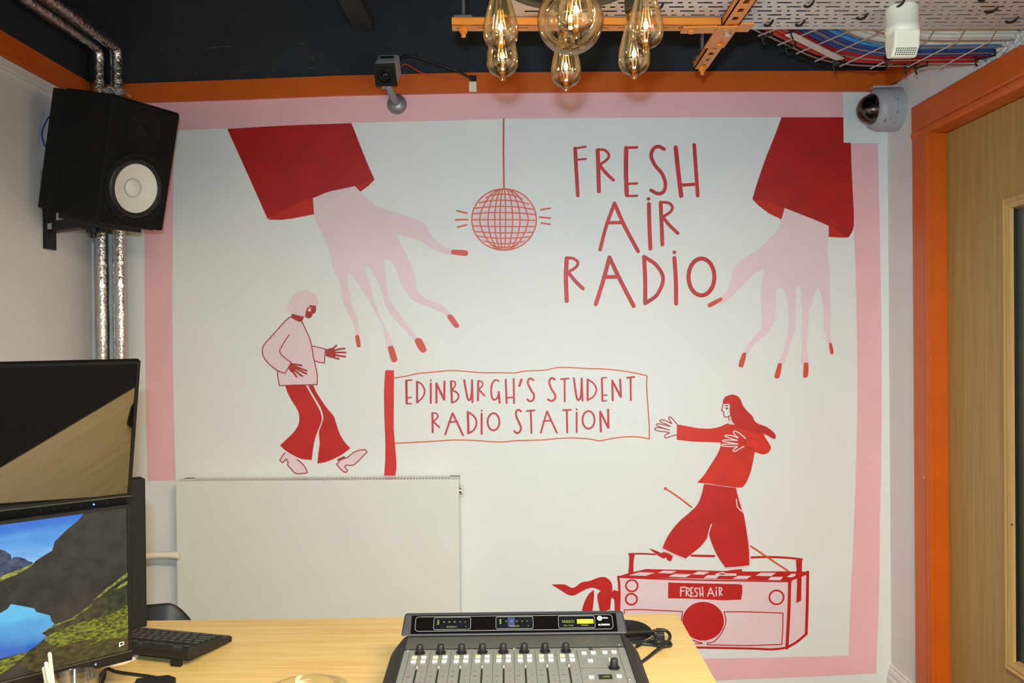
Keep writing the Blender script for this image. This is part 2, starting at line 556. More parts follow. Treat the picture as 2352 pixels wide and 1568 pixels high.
class Paint(MB):
    """flat shapes of paint lying on the mural wall"""

    def add(s, vs, fs, mi=0):                          # later brush strokes lie a hair above earlier ones
        s.k = getattr(s, 'k', 0) + 1
        return super().add([v - Vector((0, s.k * 4e-6, 0)) for v in vs], fs, mi)

    def fill(s, c, pts, layer=1, mi=0, smooth=True, corner=55):
        P = [Vector((*c(p), 0)) for p in pts]
        if smooth:
            n = len(P)
            out = []
            sharp = []
            for i in range(n):
                a, b = P[i] - P[i - 1], P[(i + 1) % n] - P[i]
                sharp.append(a.length < 1e-6 or b.length < 1e-6 or a.angle(b) > math.radians(corner))
            for i in range(n):
                p1, p2 = P[i], P[(i + 1) % n]
                p0 = P[i - 1] if not sharp[i] else p1 * 2 - p2
                p3 = P[(i + 2) % n] if not sharp[(i + 1) % n] else p2 * 2 - p1
                for k in range(4):
                    t = k / 4
                    out.append(.5 * (2 * p1 + (p2 - p0) * t + (2 * p0 - 5 * p1 + 4 * p2 - p3) * t * t
                                     + (3 * p1 - p0 - 3 * p2 + p3) * t ** 3))
            P = out
        vs = [onw((p.x, p.y), layer * LAY) for p in P]
        s.add(vs, [tuple(t) for t in tessellate_polygon([P])], mi)
        return s

    def stroke(s, c, pts, w, layer=2, mi=0, smooth=True, closed=False, taper=1.0, sc_=None):
        """w in crop pixels"""
        k = (Vector((*c((1, 0)), 0)) - Vector((*c((0, 0)), 0))).length
        P = [Vector((*c(p), 0)) for p in pts]
        hw = w * k / 2
        if smooth and len(P) > 2:
            P = spline3(P, 5, closed)
        n = len(P)
        L, R = [], []
        for i in range(n):
            if closed:
                t = P[(i + 1) % n] - P[i - 1]
            else:
                t = P[min(i + 1, n - 1)] - P[max(i - 1, 0)]
            t.normalize()
            nn = Vector((-t.y, t.x, 0))
            u = hw * (1 + (taper - 1) * i / max(1, n - 1))
            L.append(P[i] + nn * u)
            R.append(P[i] - nn * u)
        vs = [onw((p.x, p.y), layer * LAY) for p in L + R]
        fs = [(i, (i + 1) % n, n + (i + 1) % n, n + i) for i in range(n if closed else n - 1)]
        s.add(vs, fs, mi)
        if not closed:
            for e, u in ((P[0], hw), (P[-1], hw * taper)):
                s.dot(CP, (e.x, e.y), u, layer, mi, 10)
        return s

    def outline(s, c, pts, w, layer):
        """brush line: smooth along its curves, broken only at sharp corners"""
        run = [pts[0]]
        for i in range(1, len(pts)):
            run.append(pts[i])
            if i + 1 < len(pts):
                a = Vector((pts[i][0] - pts[i - 1][0], pts[i][1] - pts[i - 1][1]))
                b = Vector((pts[i + 1][0] - pts[i][0], pts[i + 1][1] - pts[i][1]))
                if a.angle(b) > math.radians(48):
                    s.stroke(c, run, w, layer)
                    run = [pts[i]]
        return s.stroke(c, run, w, layer)

    def dot(s, c, p, r, layer=2, mi=0, n=20, ry=None):
        k = (Vector((*c((1, 0)), 0)) - Vector((*c((0, 0)), 0))).length
        q = c(p)
        vs = [onw((q[0] + r * k * math.cos(2 * math.pi * i / n), q[1] + (ry or r) * k * math.sin(2 * math.pi * i / n)), layer * LAY) for i in range(n)]
        return s.add(vs, [tuple(range(n))], mi)

    def ring(s, c, p, rx, ry, w, layer=2, mi=0, n=40):
        pts = [(p[0] + rx * math.cos(2 * math.pi * i / n), p[1] + ry * math.sin(2 * math.pi * i / n)) for i in range(n)]
        return s.stroke(c, pts, w, layer, mi, smooth=False, closed=True)

    def put(s, name, m, parent, label=None):
        # every face looks into the room
        for i, f in enumerate(s.f):
            a, b, c = (s.v[f[0]], s.v[f[1]], s.v[f[2]])
            if (b - a).cross(c - a).y > 0:
                s.f[i] = tuple(reversed(f))
        o = s.build(name, m, parent, fix=False)
        return tag(o, label)


# pink border
P = Paint()
top_u = [(333, 240)] + TRIM_LO[2:8]
P.fill(CP, [(333, 238), (560, 229), (780, 220), (1078, 214), (1400, 211.5), (1720, 210), (1936, 210.5), (1936.6, 269.5), (1700, 269), (1280, 271.6), (1152, 273),
            (1020, 277.5), (806, 282), (500, 295.5), (333, 303)], smooth=False)
P.fill(CP, [(333, 300), (400, 298), (398, 420), (397, 560), (396, 680), (396.5, 790), (399.5, 950), (403.7, 1102.5), (339.3, 1104), (336, 950), (333.3, 780), (332, 650), (332, 528), (333, 400)], smooth=False)
P.fill(CP, [(1953, 329), (2016, 329), (2019.5, 478), (2023, 665), (2024.7, 800), (2025, 950), (2023.5, 1090), (2021, 1181), (2019.4, 1362), (2012, 1546), (1930, 1550), (1860, 1553.5), (1650, 1562),
            (1400, 1574), (1400, 1519), (1620, 1512), (1780, 1509), (1948.8, 1505), (1954, 1362), (1959.6, 1253), (1965, 1109), (1968, 1000), (1969.5, 900), (1968, 760), (1965.6, 623), (1960.6, 515), (1955, 387)], smooth=False)
P.put('painted_border', M['pink'], wall_back, 'wide pink painted border around the mural')

# left giant hand and sleeve
sl = Paint().fill(CA, [(58, 120), (400, 101), (803, 86), (825, 140), (862, 235), (900, 330), (942, 425), (822, 463), (740, 482), (660, 500), (575, 535), (500, 558), (400, 610), (300, 660), (180, 390)], 2, smooth=True, corner=35)\
    .put('painted_sleeve', M['red_deep'], wall_back, 'dark red painted sleeve at the upper left')
Paint().fill(CA, [(302, 663), (400, 590), (500, 540), (590, 520), (581, 632), (450, 658), (380, 666), (312, 666)], 1, smooth=False)\
    .fill(CA, [(815, 455), (943, 424), (905, 462), (857, 498)], 1, smooth=False).put('painted_cuff', M['red_cuff'], sl, 'lighter red inside of the cuff')
hand = Paint().fill(CA, [(573, 536), (660, 503), (740, 485), (822, 464), (840, 490), (862, 507), (900, 545), (950, 580), (1010, 607), (1080, 627), (1150, 648), (1200, 665), (1245, 695), (1265, 730),
    (1300, 780), (1350, 818), (1410, 845), (1410, 878), (1340, 862), (1275, 830), (1220, 795), (1160, 772), (1110, 760), (1075, 760), (1100, 810), (1140, 890), (1170, 960), (1190, 1030), (1195, 1085), (1215, 1115), (1270, 1148),
    (1330, 1170), (1370, 1195), (1405, 1238), (1378, 1240), (1320, 1208), (1250, 1180), (1190, 1155), (1150, 1120), (1115, 1065), (1090, 1010), (1075, 960), (1050, 920), (1025, 902), (1003, 905), (1003, 950), (1010, 1010), (1020, 1100),
    (1050, 1170), (1100, 1240), (1150, 1310), (1205, 1376), (1180, 1386), (1110, 1310), (1050, 1240), (1010, 1170), (995, 1110), (970, 1050), (945, 1000), (920, 955), (903, 935), (892, 960), (890, 990), (905, 1030), (920, 1075), (940, 1150),
    (975, 1240), (1005, 1310), (1040, 1380), (1055, 1425), (1015, 1445), (1005, 1350), (985, 1290), (945, 1210), (910, 1145), (870, 1090), (835, 1030), (805, 992), (785, 985), (778, 1000), (780, 1050), (793, 1110), (800, 1160), (825, 1220),
    (845, 1280), (855, 1360), (835, 1360), (825, 1310), (800, 1250), (765, 1180), (750, 1130), (745, 1060), (715, 995), (690, 930), (670, 850), (640, 770), (605, 700), (582, 640), (576, 580)], 4)\
    .put('painted_hand', M['pink_pale'], wall_back, 'large pale pink painted hand reaching down at the left')
N_ = Paint()
for poly in ([(1405, 845), (1490, 849), (1503, 866), (1490, 883), (1430, 876), (1400, 870)],
             [(1379, 1240), (1392, 1233), (1410, 1240), (1447, 1293), (1449, 1307), (1437, 1314), (1420, 1307), (1383, 1257)],
             [(1185, 1384), (1205, 1375), (1225, 1383), (1252, 1435), (1252, 1452), (1235, 1462), (1216, 1452), (1190, 1410)],
             [(1024, 1432), (1040, 1422), (1057, 1430), (1078, 1495), (1075, 1512), (1060, 1520), (1045, 1512), (1030, 1465)],
             [(829, 1362), (840, 1355), (850, 1364), (859, 1415), (856, 1428), (846, 1431), (837, 1422), (829, 1385)]):
    N_.fill(CA, poly, 5, corner=80)
N_.put('painted_fingernails', M['nail'], hand, 'coral red painted fingernails')

# right giant hand and sleeve
sl = Paint().fill(CC, [(518, 47), (860, 47), (862, 187), (902, 189), (906, 330), (912, 450), (918, 645), (890, 712), (780, 648), (640, 590), (532, 548), (440, 515), (356, 501), (385, 405), (430, 275), (480, 150)], 2, corner=30)\
    .put('painted_sleeve', M['red_deep'], wall_back, 'dark red painted sleeve at the upper right')
Paint().fill(CC, [(357, 500), (440, 490), (545, 530), (518, 612), (450, 580), (390, 535)], 1, smooth=False)\
    .fill(CC, [(770, 635), (830, 640), (891, 712), (840, 713), (780, 709)], 1, smooth=False).put('painted_cuff', M['red_cuff'], sl, 'lighter red inside of the cuff')
hand = Paint().fill(CC, [(534, 549), (640, 592), (778, 648), (778, 710), (770, 780), (781, 870), (783, 970), (785, 1050), (790, 1130), (785, 1190), (786, 1240), (797, 1303), (776, 1303), (755, 1220), (752, 1160), (752, 1110), (740, 1040),
    (728, 995), (718, 988), (705, 1005), (690, 1060), (670, 1120), (665, 1180), (660, 1250), (655, 1320), (668, 1390), (668, 1415), (630, 1418), (626, 1390), (632, 1310), (632, 1200), (632, 1100), (625, 1000), (608, 972), (598, 1000), (595, 1080), (595, 1200), (580, 1260),
    (555, 1330), (540, 1385), (522, 1425), (498, 1412), (525, 1350), (545, 1270), (560, 1190), (555, 1100), (545, 1040), (530, 1000), (510, 988), (490, 1000), (485, 1060), (485, 1130), (470, 1190), (430, 1250), (370, 1300), (325, 1358),
    (302, 1355), (325, 1310), (370, 1260), (405, 1215), (410, 1150), (405, 1060), (410, 950), (425, 895), (412, 888), (370, 910), (320, 960), (270, 1010), (220, 1060), (185, 1084), (178, 1052), (220, 1005), (240, 940), (255, 880),
    (300, 835), (370, 790), (430, 740), (485, 680), (515, 615)], 4).put('painted_hand', M['pink_pale'], wall_back, 'large pale pink painted hand reaching down at the right')
N_ = Paint()
for poly in ([(108, 1086), (122, 1073), (180, 1045), (190, 1052), (182, 1065), (130, 1095), (114, 1098)], [(301, 1356), (313, 1349), (322, 1357), (308, 1420), (295, 1431), (279, 1425), (285, 1395)],
             [(497, 1414), (510, 1408), (519, 1416), (508, 1478), (495, 1492), (478, 1488), (480, 1470)], [(641, 1412), (653, 1405), (665, 1412), (664, 1475), (651, 1487), (637, 1481)],
             [(780, 1301), (788, 1296), (796, 1303), (805, 1348), (798, 1357), (787, 1353)]):
    N_.fill(CC, poly, 5, corner=80)
N_.put('painted_fingernails', M['nail'], hand, 'coral red painted fingernails')

# mirror ball
ball = Paint().dot(CB, (450, 798), 242, 2, n=60, ry=230).put('painted_mirror_ball', M['pink_pale'], wall_back, 'painted mirror ball with an orange grid and cord')
G = Paint().stroke(CB, [(447, 44), (446, 300), (450, 572)], 13, 3).ring(CB, (450, 798), 242, 230, 9, 3, n=60)
for dy in (-190, -145, -98, -52, 0, 52, 100, 140, 180, 208):
    hx = 242 * math.sqrt(max(0, 1 - (dy / 230) ** 2))
    G.stroke(CB, [(450 - hx, 798 + dy * .88 + 2), (450 - hx * .5, 798 + dy * .98), (450, 798 + dy), (450 + hx * .5, 798 + dy * .97 + 2), (450 + hx, 798 + dy * .86 + 8)], 9, 3)
for dx in (-182, -120, -70, -30, 12, 64, 120, 180):
    pts = []
    for k in range(-4, 5):
        la = k / 4 * math.radians(82)
        pts.append((450 + dx * (.12 + .88 * math.cos(la)), 798 + 230 * math.sin(la) / math.sin(math.radians(82)) * math.sqrt(1 - (dx * (.12 + .88 * math.cos(la)) / 242) ** 2)))
    G.stroke(CB, pts, 9, 3)
for a, b in (((97, 732), (172, 750)), ((87, 800), (180, 798)), ((102, 855), (168, 838)), ((725, 725), (797, 713)), ((715, 780), (800, 787)), ((730, 825), (795, 833))):
    G.stroke(CB, [a, b], 12, 3)
G.put('painted_grid_lines', M['orange_line'], ball, 'orange painted grid, cord and rays')

# big lettering
LT = Paint()
for pts, wd in (
        ([(983, 264), (990, 400), (1003, 618)], 28), ([(983, 264), (1063, 252)], 15), ([(990, 350), (1063, 343)], 15),
        ([(1152, 278), (1157, 430), (1161, 586)], 31), ([(1155, 272), (1205, 278), (1236, 312), (1222, 348), (1165, 388)], 20), ([(1165, 388), (1215, 450), (1270, 502)], 24),
        ([(1366, 262), (1364, 440), (1370, 612)], 33), ([(1366, 260), (1446, 257)], 20), ([(1375, 530), (1446, 527)], 18), ([(1370, 622), (1448, 620)], 17),
        ([(1650, 270), (1608, 250), (1570, 268), (1553, 320), (1580, 388), (1635, 455), (1660, 530), (1645, 590), (1600, 603), (1552, 578)], 27),
        ([(1737, 258), (1755, 430), (1778, 620)], 33), ([(1876, 238), (1890, 440), (1902, 618)], 28), ([(1775, 540), (1890, 533)], 24),
        ([(1278, 676), (1215, 850), (1170, 1024)], 27), ([(1278, 676), (1350, 840), (1455, 1036)], 29), ([(1240, 822), (1345, 820)], 25),
        ([(1536, 680), (1540, 850), (1547, 1016)], 30),
        ([(1624, 675), (1632, 850), (1637, 985)], 29), ([(1622, 667), (1685, 674), (1712, 705), (1695, 742), (1640, 778)], 21), ([(1640, 778), (1690, 840), (1752, 900)], 26),
        ([(920, 1088), (914, 1230), (920, 1408)], 32), ([(918, 1085), (970, 1090), (1004, 1120), (985, 1158), (930, 1192)], 22), ([(930, 1192), (985, 1260), (1042, 1316)], 27),
        ([(1240, 1082), (1195, 1250), (1138, 1432)], 31), ([(1240, 1082), (1325, 1260), (1422, 1446)], 31), ([(1195, 1228), (1312, 1227)], 28),
        ([(1500, 1078), (1508, 1250), (1508, 1422)], 31), ([(1500, 1076), (1592, 1140), (1643, 1240), (1598, 1360), (1508, 1426)], 28),
        ([(1727, 1086), (1738, 1250), (1740, 1428)], 31)):
    LT.stroke(CB, pts, wd, 2)
LT.ring(CB, (1930, 1228), 97, 138, 31, 2)
for p in ((1533, 643), (1727, 1043)):
    LT.dot(CB, p, 14, 2)
LT.put('painted_lettering', M['red_letter'], wall_back, 'crimson hand-painted words FRESH AIR RADIO')

# banner
bn = Paint().fill(CE, [(88, 112), (100, 106), (150, 108), (160, 118), (160, 300), (158, 500), (160, 600), (170, 720), (178, 820), (181, 900), (172, 968), (80, 968), (88, 850), (90, 700), (82, 500), (79, 300), (84, 180)], 2)\
    .put('painted_banner_pole', M['red_jumper'], wall_back, 'thick red painted pole of the banner')
Paint().stroke(CE, [(163, 170), (250, 157), (350, 135), (480, 122), (620, 110), (740, 115), (880, 127), (1020, 127), (1150, 128), (1220, 115), (1310, 110), (1400, 105), (1500, 85), (1600, 85), (1750, 93), (1900, 98), (2050, 115), (2160, 135), (2230, 152)], 9, 3)\
    .stroke(CE, [(2230, 152), (2228, 250), (2238, 400), (2248, 550), (2250, 668)], 9, 3)\
    .stroke(CE, [(2250, 668), (2180, 655), (2080, 650), (1960, 662), (1850, 683), (1820, 680), (1750, 668), (1620, 660), (1500, 665), (1380, 676), (1250, 680), (1150, 683), (1060, 692), (950, 690), (860, 683), (760, 678), (640, 677), (520, 685), (380, 693), (250, 700), (168, 703)], 9, 3)\
    .put('painted_banner_outline', M['orange_line'], bn, 'thin orange wavy outline of the banner')
BL = Paint()
for pts, wd in (
        ([(262, 192), (265, 376)], 19), ([(262, 190), (306, 187)], 11), ([(265, 333), (303, 329)], 11), ([(265, 380), (302, 380)], 11),
        ([(350, 200), (350, 370)], 17), ([(350, 198), (390, 225), (412, 275), (397, 325), (350, 372)], 13), ([(462, 214), (462, 375)], 16),
        ([(508, 215), (508, 372)], 17), ([(508, 215), (570, 345)], 18), ([(574, 198), (572, 347)], 17),
        ([(627, 198), (635, 368)], 17), ([(627, 195), (660, 203), (660, 235), (635, 268)], 12), ([(635, 268), (678, 292), (690, 325), (668, 358), (635, 372)], 13),
        ([(735, 188), (752, 280), (767, 345), (787, 342), (797, 280), (800, 188)], 16), ([(800, 188), (803, 368)], 16),
        ([(850, 195), (848, 352)], 17), ([(850, 192), (882, 202), (885, 230), (855, 265)], 12), ([(855, 265), (902, 314)], 14),
        ([(1017, 195), (990, 187), (965, 215), (956, 275), (965, 335), (985, 347), (1008, 330), (1018, 285)], 15), ([(1018, 285), (1025, 372)], 17),
        ([(1075, 183), (1082, 374)], 16), ([(1140, 178), (1143, 374)], 16), ([(1082, 332), (1140, 327)], 13), ([(1203, 184), (1187, 234)], 20),
        ([(1303, 188), (1280, 174), (1262, 183), (1257, 215), (1280, 265), (1306, 310), (1298, 350), (1272, 360), (1252, 346)], 16),
        ([(1475, 183), (1458, 170), (1437, 181), (1432, 215), (1452, 265), (1480, 310), (1474, 345), (1448, 358), (1420, 346)], 16),
        ([(1528, 180), (1590, 174)], 14), ([(1556, 180), (1558, 362)], 14), ([(1632, 172), (1645, 270), (1660, 343), (1680, 343), (1692, 290), (1696, 175)], 16), ([(1696, 175), (1703, 354)], 16),
        ([(1745, 184), (1745, 352)], 17), ([(1745, 182), (1790, 212), (1817, 260), (1798, 315), (1745, 353)], 13),
        ([(1861, 172), (1866, 356)], 16), ([(1861, 170), (1898, 166)], 11), ([(1865, 312), (1902, 309)], 11), ([(1866, 360), (1898, 355)], 11),
        ([(1946, 192), (1950, 352)], 16), ([(1946, 192), (2014, 322)], 17), ([(2010, 182), (2018, 324)], 16), ([(2066, 168), (2127, 161)], 14), ([(2096, 168), (2098, 352)], 15),
        ([(475, 458), (478, 614)], 16), ([(475, 455), (513, 463), (517, 493), (482, 525)], 12), ([(482, 525), (532, 572)], 14),
        ([(640, 458), (610, 545), (580, 632)], 15), ([(640, 458), (685, 550), (725, 638)], 16), ([(610, 530), (678, 527)], 13),
        ([(765, 450), (770, 620)], 19), ([(765, 446), (815, 482), (836, 530), (818, 590), (770, 623)], 14), ([(878, 462), (878, 627)], 16),
        ([(1200, 443), (1183, 430), (1162, 442), (1160, 480), (1182, 530), (1200, 580), (1184, 615), (1160, 618), (1146, 604)], 16),
        ([(1247, 440), (1310, 435)], 14), ([(1280, 440), (1285, 620)], 15), ([(1413, 442), (1385, 535), (1362, 618)], 14), ([(1413, 442), (1455, 535), (1494, 618)], 15), ([(1385, 522), (1450, 517)], 13),
        ([(1543, 433), (1608, 430)], 14), ([(1575, 433), (1578, 616)], 15), ([(1655, 452), (1655, 612)], 15),
        ([(1847, 444), (1853, 608)], 17), ([(1847, 444), (1912, 574)], 17), ([(1912, 428), (1915, 576)], 17)):
    BL.stroke(CE, pts, wd, 3)
BL.ring(CE, (975, 528), 48, 70, 15, 3).ring(CE, (1752, 512), 49, 72, 15, 3)
for p in ((462, 188), (878, 436), (1655, 426)):
    BL.dot(CE, p, 8, 3)
BL.put('painted_lettering', M['red_letter'], bn, "crimson hand-painted words EDINBURGH'S STUDENT RADIO STATION")

# left walking figure
fig = Paint().fill(CD, [(283, 285), (330, 312), (374, 324), (402, 390), (430, 450), (447, 503), (500, 515), (548, 527), (545, 580), (540, 632), (500, 625), (469, 617), (485, 715), (488, 793), (400, 795), (300, 797), (205, 800), (194, 745), (190, 690), (140, 650), (95, 600), (76, 545), (90, 493), (140, 437), (190, 382), (240, 325)], 2, corner=45)\
    .put('painted_figure', M['pink_pale'], wall_back, 'painted person in a pink jumper and red flared trousers walking right')
Paint().fill(CD, [(258, 232), (270, 190), (300, 130), (345, 97), (390, 86), (440, 97), (480, 130), (494, 170), (488, 210), (475, 203), (435, 196), (415, 215), (400, 250), (394, 286), (345, 272), (300, 258)], 3)\
    .fill(CD, [(245, 1300), (210, 1355), (228, 1378), (255, 1350), (268, 1372), (270, 1400), (295, 1428), (325, 1455), (414, 1453), (400, 1420), (375, 1385), (340, 1350), (300, 1310)], 2, corner=40)\
    .fill(CD, [(690, 1334), (712, 1340), (760, 1301), (810, 1283), (848, 1280), (860, 1298), (830, 1330), (790, 1370), (755, 1397), (715, 1398), (694, 1408), (715, 1438), (700, 1451), (668, 1430), (631, 1388), (655, 1366)], 2, corner=40)\
    .put('hair_and_shoes', M['pink_pale'], fig, 'pale pink hair and shoes')
Paint().fill(CD, [(247, 802), (300, 800), (400, 798), (430, 850), (470, 920), (505, 985), (520, 1035), (515, 1080), (495, 1130), (470, 1200), (455, 1280), (445, 1358), (370, 1350), (300, 1318), (245, 1283), (208, 1248), (260, 1200), (310, 1150), (345, 1095), (352, 1040), (340, 985), (300, 920), (265, 855)], 3)\
    .fill(CD, [(418, 800), (457, 798), (480, 850), (515, 905), (560, 970), (610, 1030), (630, 1090), (655, 1160), (690, 1220), (735, 1270), (680, 1312), (620, 1345), (560, 1370), (488, 1385), (495, 1310), (505, 1230), (500, 1150), (520, 1090), (532, 1040), (518, 980), (478, 905), (442, 845)], 3)\
    .put('trousers', M['red'], fig, 'red flared trousers')
L_ = Paint().fill(CD, [(435, 198), (477, 203), (478, 240), (470, 258), (456, 262), (440, 290), (425, 298), (397, 288), (400, 255), (415, 215)], 4, corner=40)\
    .fill(CD, [(297, 262), (345, 275), (388, 285), (372, 325), (340, 318), (288, 290)], 4, corner=40)\
    .fill(CD, [(635, 1352), (690, 1328), (700, 1345), (645, 1370)], 4, smooth=False)
for pts in ([(283, 285), (240, 325), (190, 381), (140, 437), (90, 493), (76, 545), (92, 597), (140, 650), (195, 690), (245, 710), (270, 668), (293, 628)],
            [(278, 420), (240, 475), (211, 525), (208, 550), (235, 585), (293, 628)],
            [(375, 325), (405, 390), (432, 450), (448, 520), (460, 590), (478, 670), (488, 725), (487, 793), (400, 795), (300, 797), (205, 801), (193, 740), (190, 690)],
            [(447, 503), (500, 515), (548, 527), (545, 580), (540, 632), (500, 625), (469, 615)],
            [(245, 1303), (215, 1345), (208, 1360), (230, 1378), (255, 1350), (268, 1370), (268, 1398), (295, 1428), (325, 1457), (380, 1458), (414, 1452), (400, 1418), (375, 1385), (338, 1355)],
            [(690, 1338), (712, 1340), (760, 1302), (810, 1283), (848, 1280), (861, 1298), (830, 1330), (790, 1370), (755, 1396), (705, 1396), (693, 1408), (716, 1438), (700, 1452), (668, 1430), (631, 1388), (655, 1370)]):
    L_.outline(CD, pts, 7, 5)
L_.fill(CD, [(552, 530), (590, 520), (618, 528), (624, 560), (618, 590), (590, 592), (551, 578)], 4)
L_.fill(CD, [(293, 628), (312, 642), (326, 672), (312, 702), (290, 697), (267, 667)], 4)
for a, b, c_ in (((595, 528), (615, 515), (630, 500)), ((610, 540), (650, 528), (692, 523)), ((615, 555), (655, 552), (700, 553)), ((615, 570), (655, 578), (698, 583)), ((600, 585), (625, 595), (650, 601)),
                 ((305, 640), (340, 645), (370, 650)), ((318, 655), (360, 672), (408, 690)), ((318, 668), (365, 692), (406, 712)), ((312, 682), (345, 708), (375, 730)), ((298, 690), (316, 712), (332, 735))):
    L_.stroke(CD, [a, b, c_], 13, 4)
L_.put('outline_and_skin', M['red_line'], fig, 'brown red outline, face, neck and hands')
Paint().dot(CD, (430, 235), 11, 6, n=12).stroke(CD, [(420, 212), (447, 218)], 4, 6).put('painted_eye', M['paint_white'], fig, 'white eye')

# right walking figure
fig = Paint().fill(CF, [(735, 320), (760, 328), (800, 333), (870, 375), (1005, 395), (1040, 440), (1075, 495), (1080, 520), (1060, 555), (1020, 568), (985, 560), (952, 547), (935, 640), (915, 720), (880, 800), (850, 833), (800, 832), (700, 820), (600, 805), (492, 793), (545, 735), (600, 650), (650, 570), (680, 500), (677, 474), (600, 470), (510, 468), (420, 462), (328, 450), (330, 328), (400, 340), (500, 358), (590, 362), (670, 348)], 3, corner=45)\
    .put('painted_figure', M['red_jumper'], wall_back, 'painted person with long red hair in a red jumper and wide trousers stepping on the radio')
Paint().stroke(CF, [(805, 845), (830, 935), (852, 1020), (885, 1150), (900, 1260), (912, 1440)], 14, 5).stroke(CF, [(212, 1325), (300, 1366), (400, 1406)], 12, 5).stroke(CF, [(715, 1476), (820, 1470), (905, 1458)], 10, 5)\
    .stroke(CF, [(605, 1125), (590, 1165), (575, 1225)], 9, 7).stroke(CF, [(803, 925), (812, 985), (850, 1025)], 9, 7)\
    .fill(CF, [(742, 262), (758, 262), (775, 315), (800, 331), (742, 326), (735, 318)], 4, smooth=False)\
    .put('pale_edges', M['pink_pale'], fig, 'pale pink edges of the trousers')
Paint().fill(CF, [(545, 803), (650, 815), (730, 828), (800, 833), (815, 900), (845, 1000), (865, 1060), (880, 1150), (895, 1250), (905, 1350), (907, 1452), (820, 1462), (715, 1470), (660, 1390), (620, 1310), (595, 1240), (587, 1190), (605, 1122), (590, 1150), (572, 1230), (520, 1300), (460, 1350), (400, 1398), (300, 1358), (213, 1315), (245, 1240), (290, 1170), (350, 1100), (420, 1040), (490, 970), (525, 890)], 6)\
    .fill(CF, [(695, 165), (700, 130), (720, 105), (765, 90), (805, 98), (835, 125), (855, 175), (885, 215), (930, 260), (950, 300), (985, 325), (1040, 345), (1090, 380), (1118, 415), (1115, 442), (1100, 443), (1060, 420), (1000, 395), (930, 385), (860, 370), (800, 335), (770, 300), (757, 260), (750, 220), (752, 180), (746, 162)], 6)\
    .fill(CF, [(105, 1319), (160, 1335), (205, 1357), (218, 1345), (260, 1358), (297, 1380), (282, 1422), (250, 1412), (246, 1392), (215, 1398), (160, 1362)], 6, corner=40)\
    .fill(CF, [(755, 1491), (848, 1482), (852, 1532), (828, 1535), (815, 1515), (790, 1521), (720, 1516), (690, 1508)], 8, corner=40)\
    .put('hair_trousers_and_shoes', M['red'], fig, 'red hair, trousers and shoes')
L_ = Paint()
for pts in ([(695, 165), (690, 205), (683, 212), (702, 228), (705, 255), (720, 270), (755, 257)], [(742, 262), (745, 292)], [(712, 180), (738, 178)],
            [(330, 325), (300, 290), (275, 268), (264, 278), (288, 322)], [(288, 322), (240, 298), (203, 290), (195, 303), (240, 324), (278, 345)], [(278, 345), (215, 328), (175, 322), (168, 335), (210, 354), (270, 374)],
            [(250, 368), (195, 355), (160, 355), (153, 370), (190, 381), (245, 388), (268, 397)], [(272, 397), (240, 410), (230, 426), (245, 435), (285, 421), (330, 410)]):
    L_.stroke(CF, pts, 7, 5)
L_.dot(CF, (728, 200), 9, 5)
L_.stroke(CF, [(880, 435), (866, 500)], 8, 5).stroke(CF, [(880, 433), (935, 440), (995, 466)], 7, 5).stroke(CF, [(870, 505), (920, 520), (958, 548)], 7, 5)
L_.put('outline', M['red_line'], fig, 'brown red face and hand outline')
L_ = Paint()
for pts in ([(875, 440), (840, 408), (800, 383), (779, 385), (788, 407), (815, 432)], [(815, 435), (770, 418), (725, 413), (712, 422), (760, 440), (810, 455)], [(810, 455), (750, 452), (700, 453), (695, 463), (745, 471), (812, 483)],
            [(812, 485), (750, 484), (696, 486), (690, 498), (740, 503), (812, 505)], [(812, 505), (790, 520), (775, 534), (790, 543), (825, 522), (862, 503)], [(638, 1524), (690, 1510), (720, 1520), (800, 1522)], [(640, 1528), (720, 1532), (800, 1530)]):
    L_.stroke(CF, pts, 8, 9)
L_.put('chest_hand', M['paint_white'], fig, 'white outlined hand held to the chest')

# painted radio
rad = Paint().fill(CG, [(640, 370), (900, 380), (1300, 395), (1700, 402), (2055, 408), (2040, 700), (2022, 950), (1750, 955), (1270, 948), (640, 930)], 2, smooth=False)\
    .fill(CG, [(2050, 400), (2195, 335), (2190, 600), (2180, 835), (2100, 900), (2022, 950), (2035, 650)], 2, smooth=False)\
    .put('painted_radio', M['pink_pale'], wall_back, 'painted pink portable radio with a chequered top and red trim')
R_ = Paint()
R_.fill(CG, [(640, 366), (740, 336), (870, 306), (1200, 314), (1500, 322), (1750, 327), (2000, 325), (2203, 328), (2200, 345), (2060, 402), (1700, 396), (1300, 384), (640, 376)], 3, smooth=False)
for pts, wd in (([(641, 368), (650, 500), (640, 930)], 20), ([(640, 372), (900, 384), (1300, 396), (1700, 403), (2055, 408)], 12), ([(2043, 400), (2036, 650), (2020, 950)], 26), ([(2190, 330), (2186, 600), (2178, 835)], 24),
                ([(640, 930), (940, 940), (1240, 946), (1500, 951), (1750, 956), (1900, 962), (2025, 948)], 17), ([(2025, 945), (2100, 902), (2180, 835)], 20), ([(728, 181), (850, 181), (940, 186)], 13), ([(1240, 196), (1425, 200)], 18),
                ([(1730, 211), (1850, 207), (2000, 212), (2142, 226)], 17)):
    R_.stroke(CG, pts, wd, 4)
R_.fill(CG, [(728, 175), (777, 180), (766, 250), (766, 338), (722, 342), (730, 250)], 4, corner=40).fill(CG, [(2092, 232), (2143, 226), (2141, 330), (2138, 400), (2135, 562), (2096, 582), (2102, 400)], 6, corner=40)
for c_, r_ in (((752, 442), 48), ((748, 552), 46), ((1935, 537), 58)):
    R_.ring(CG, c_, r_, r_ * .98, 14, 4, n=28)
R_.dot(CG, (1335, 732), 170, 4, ry=158, n=48)
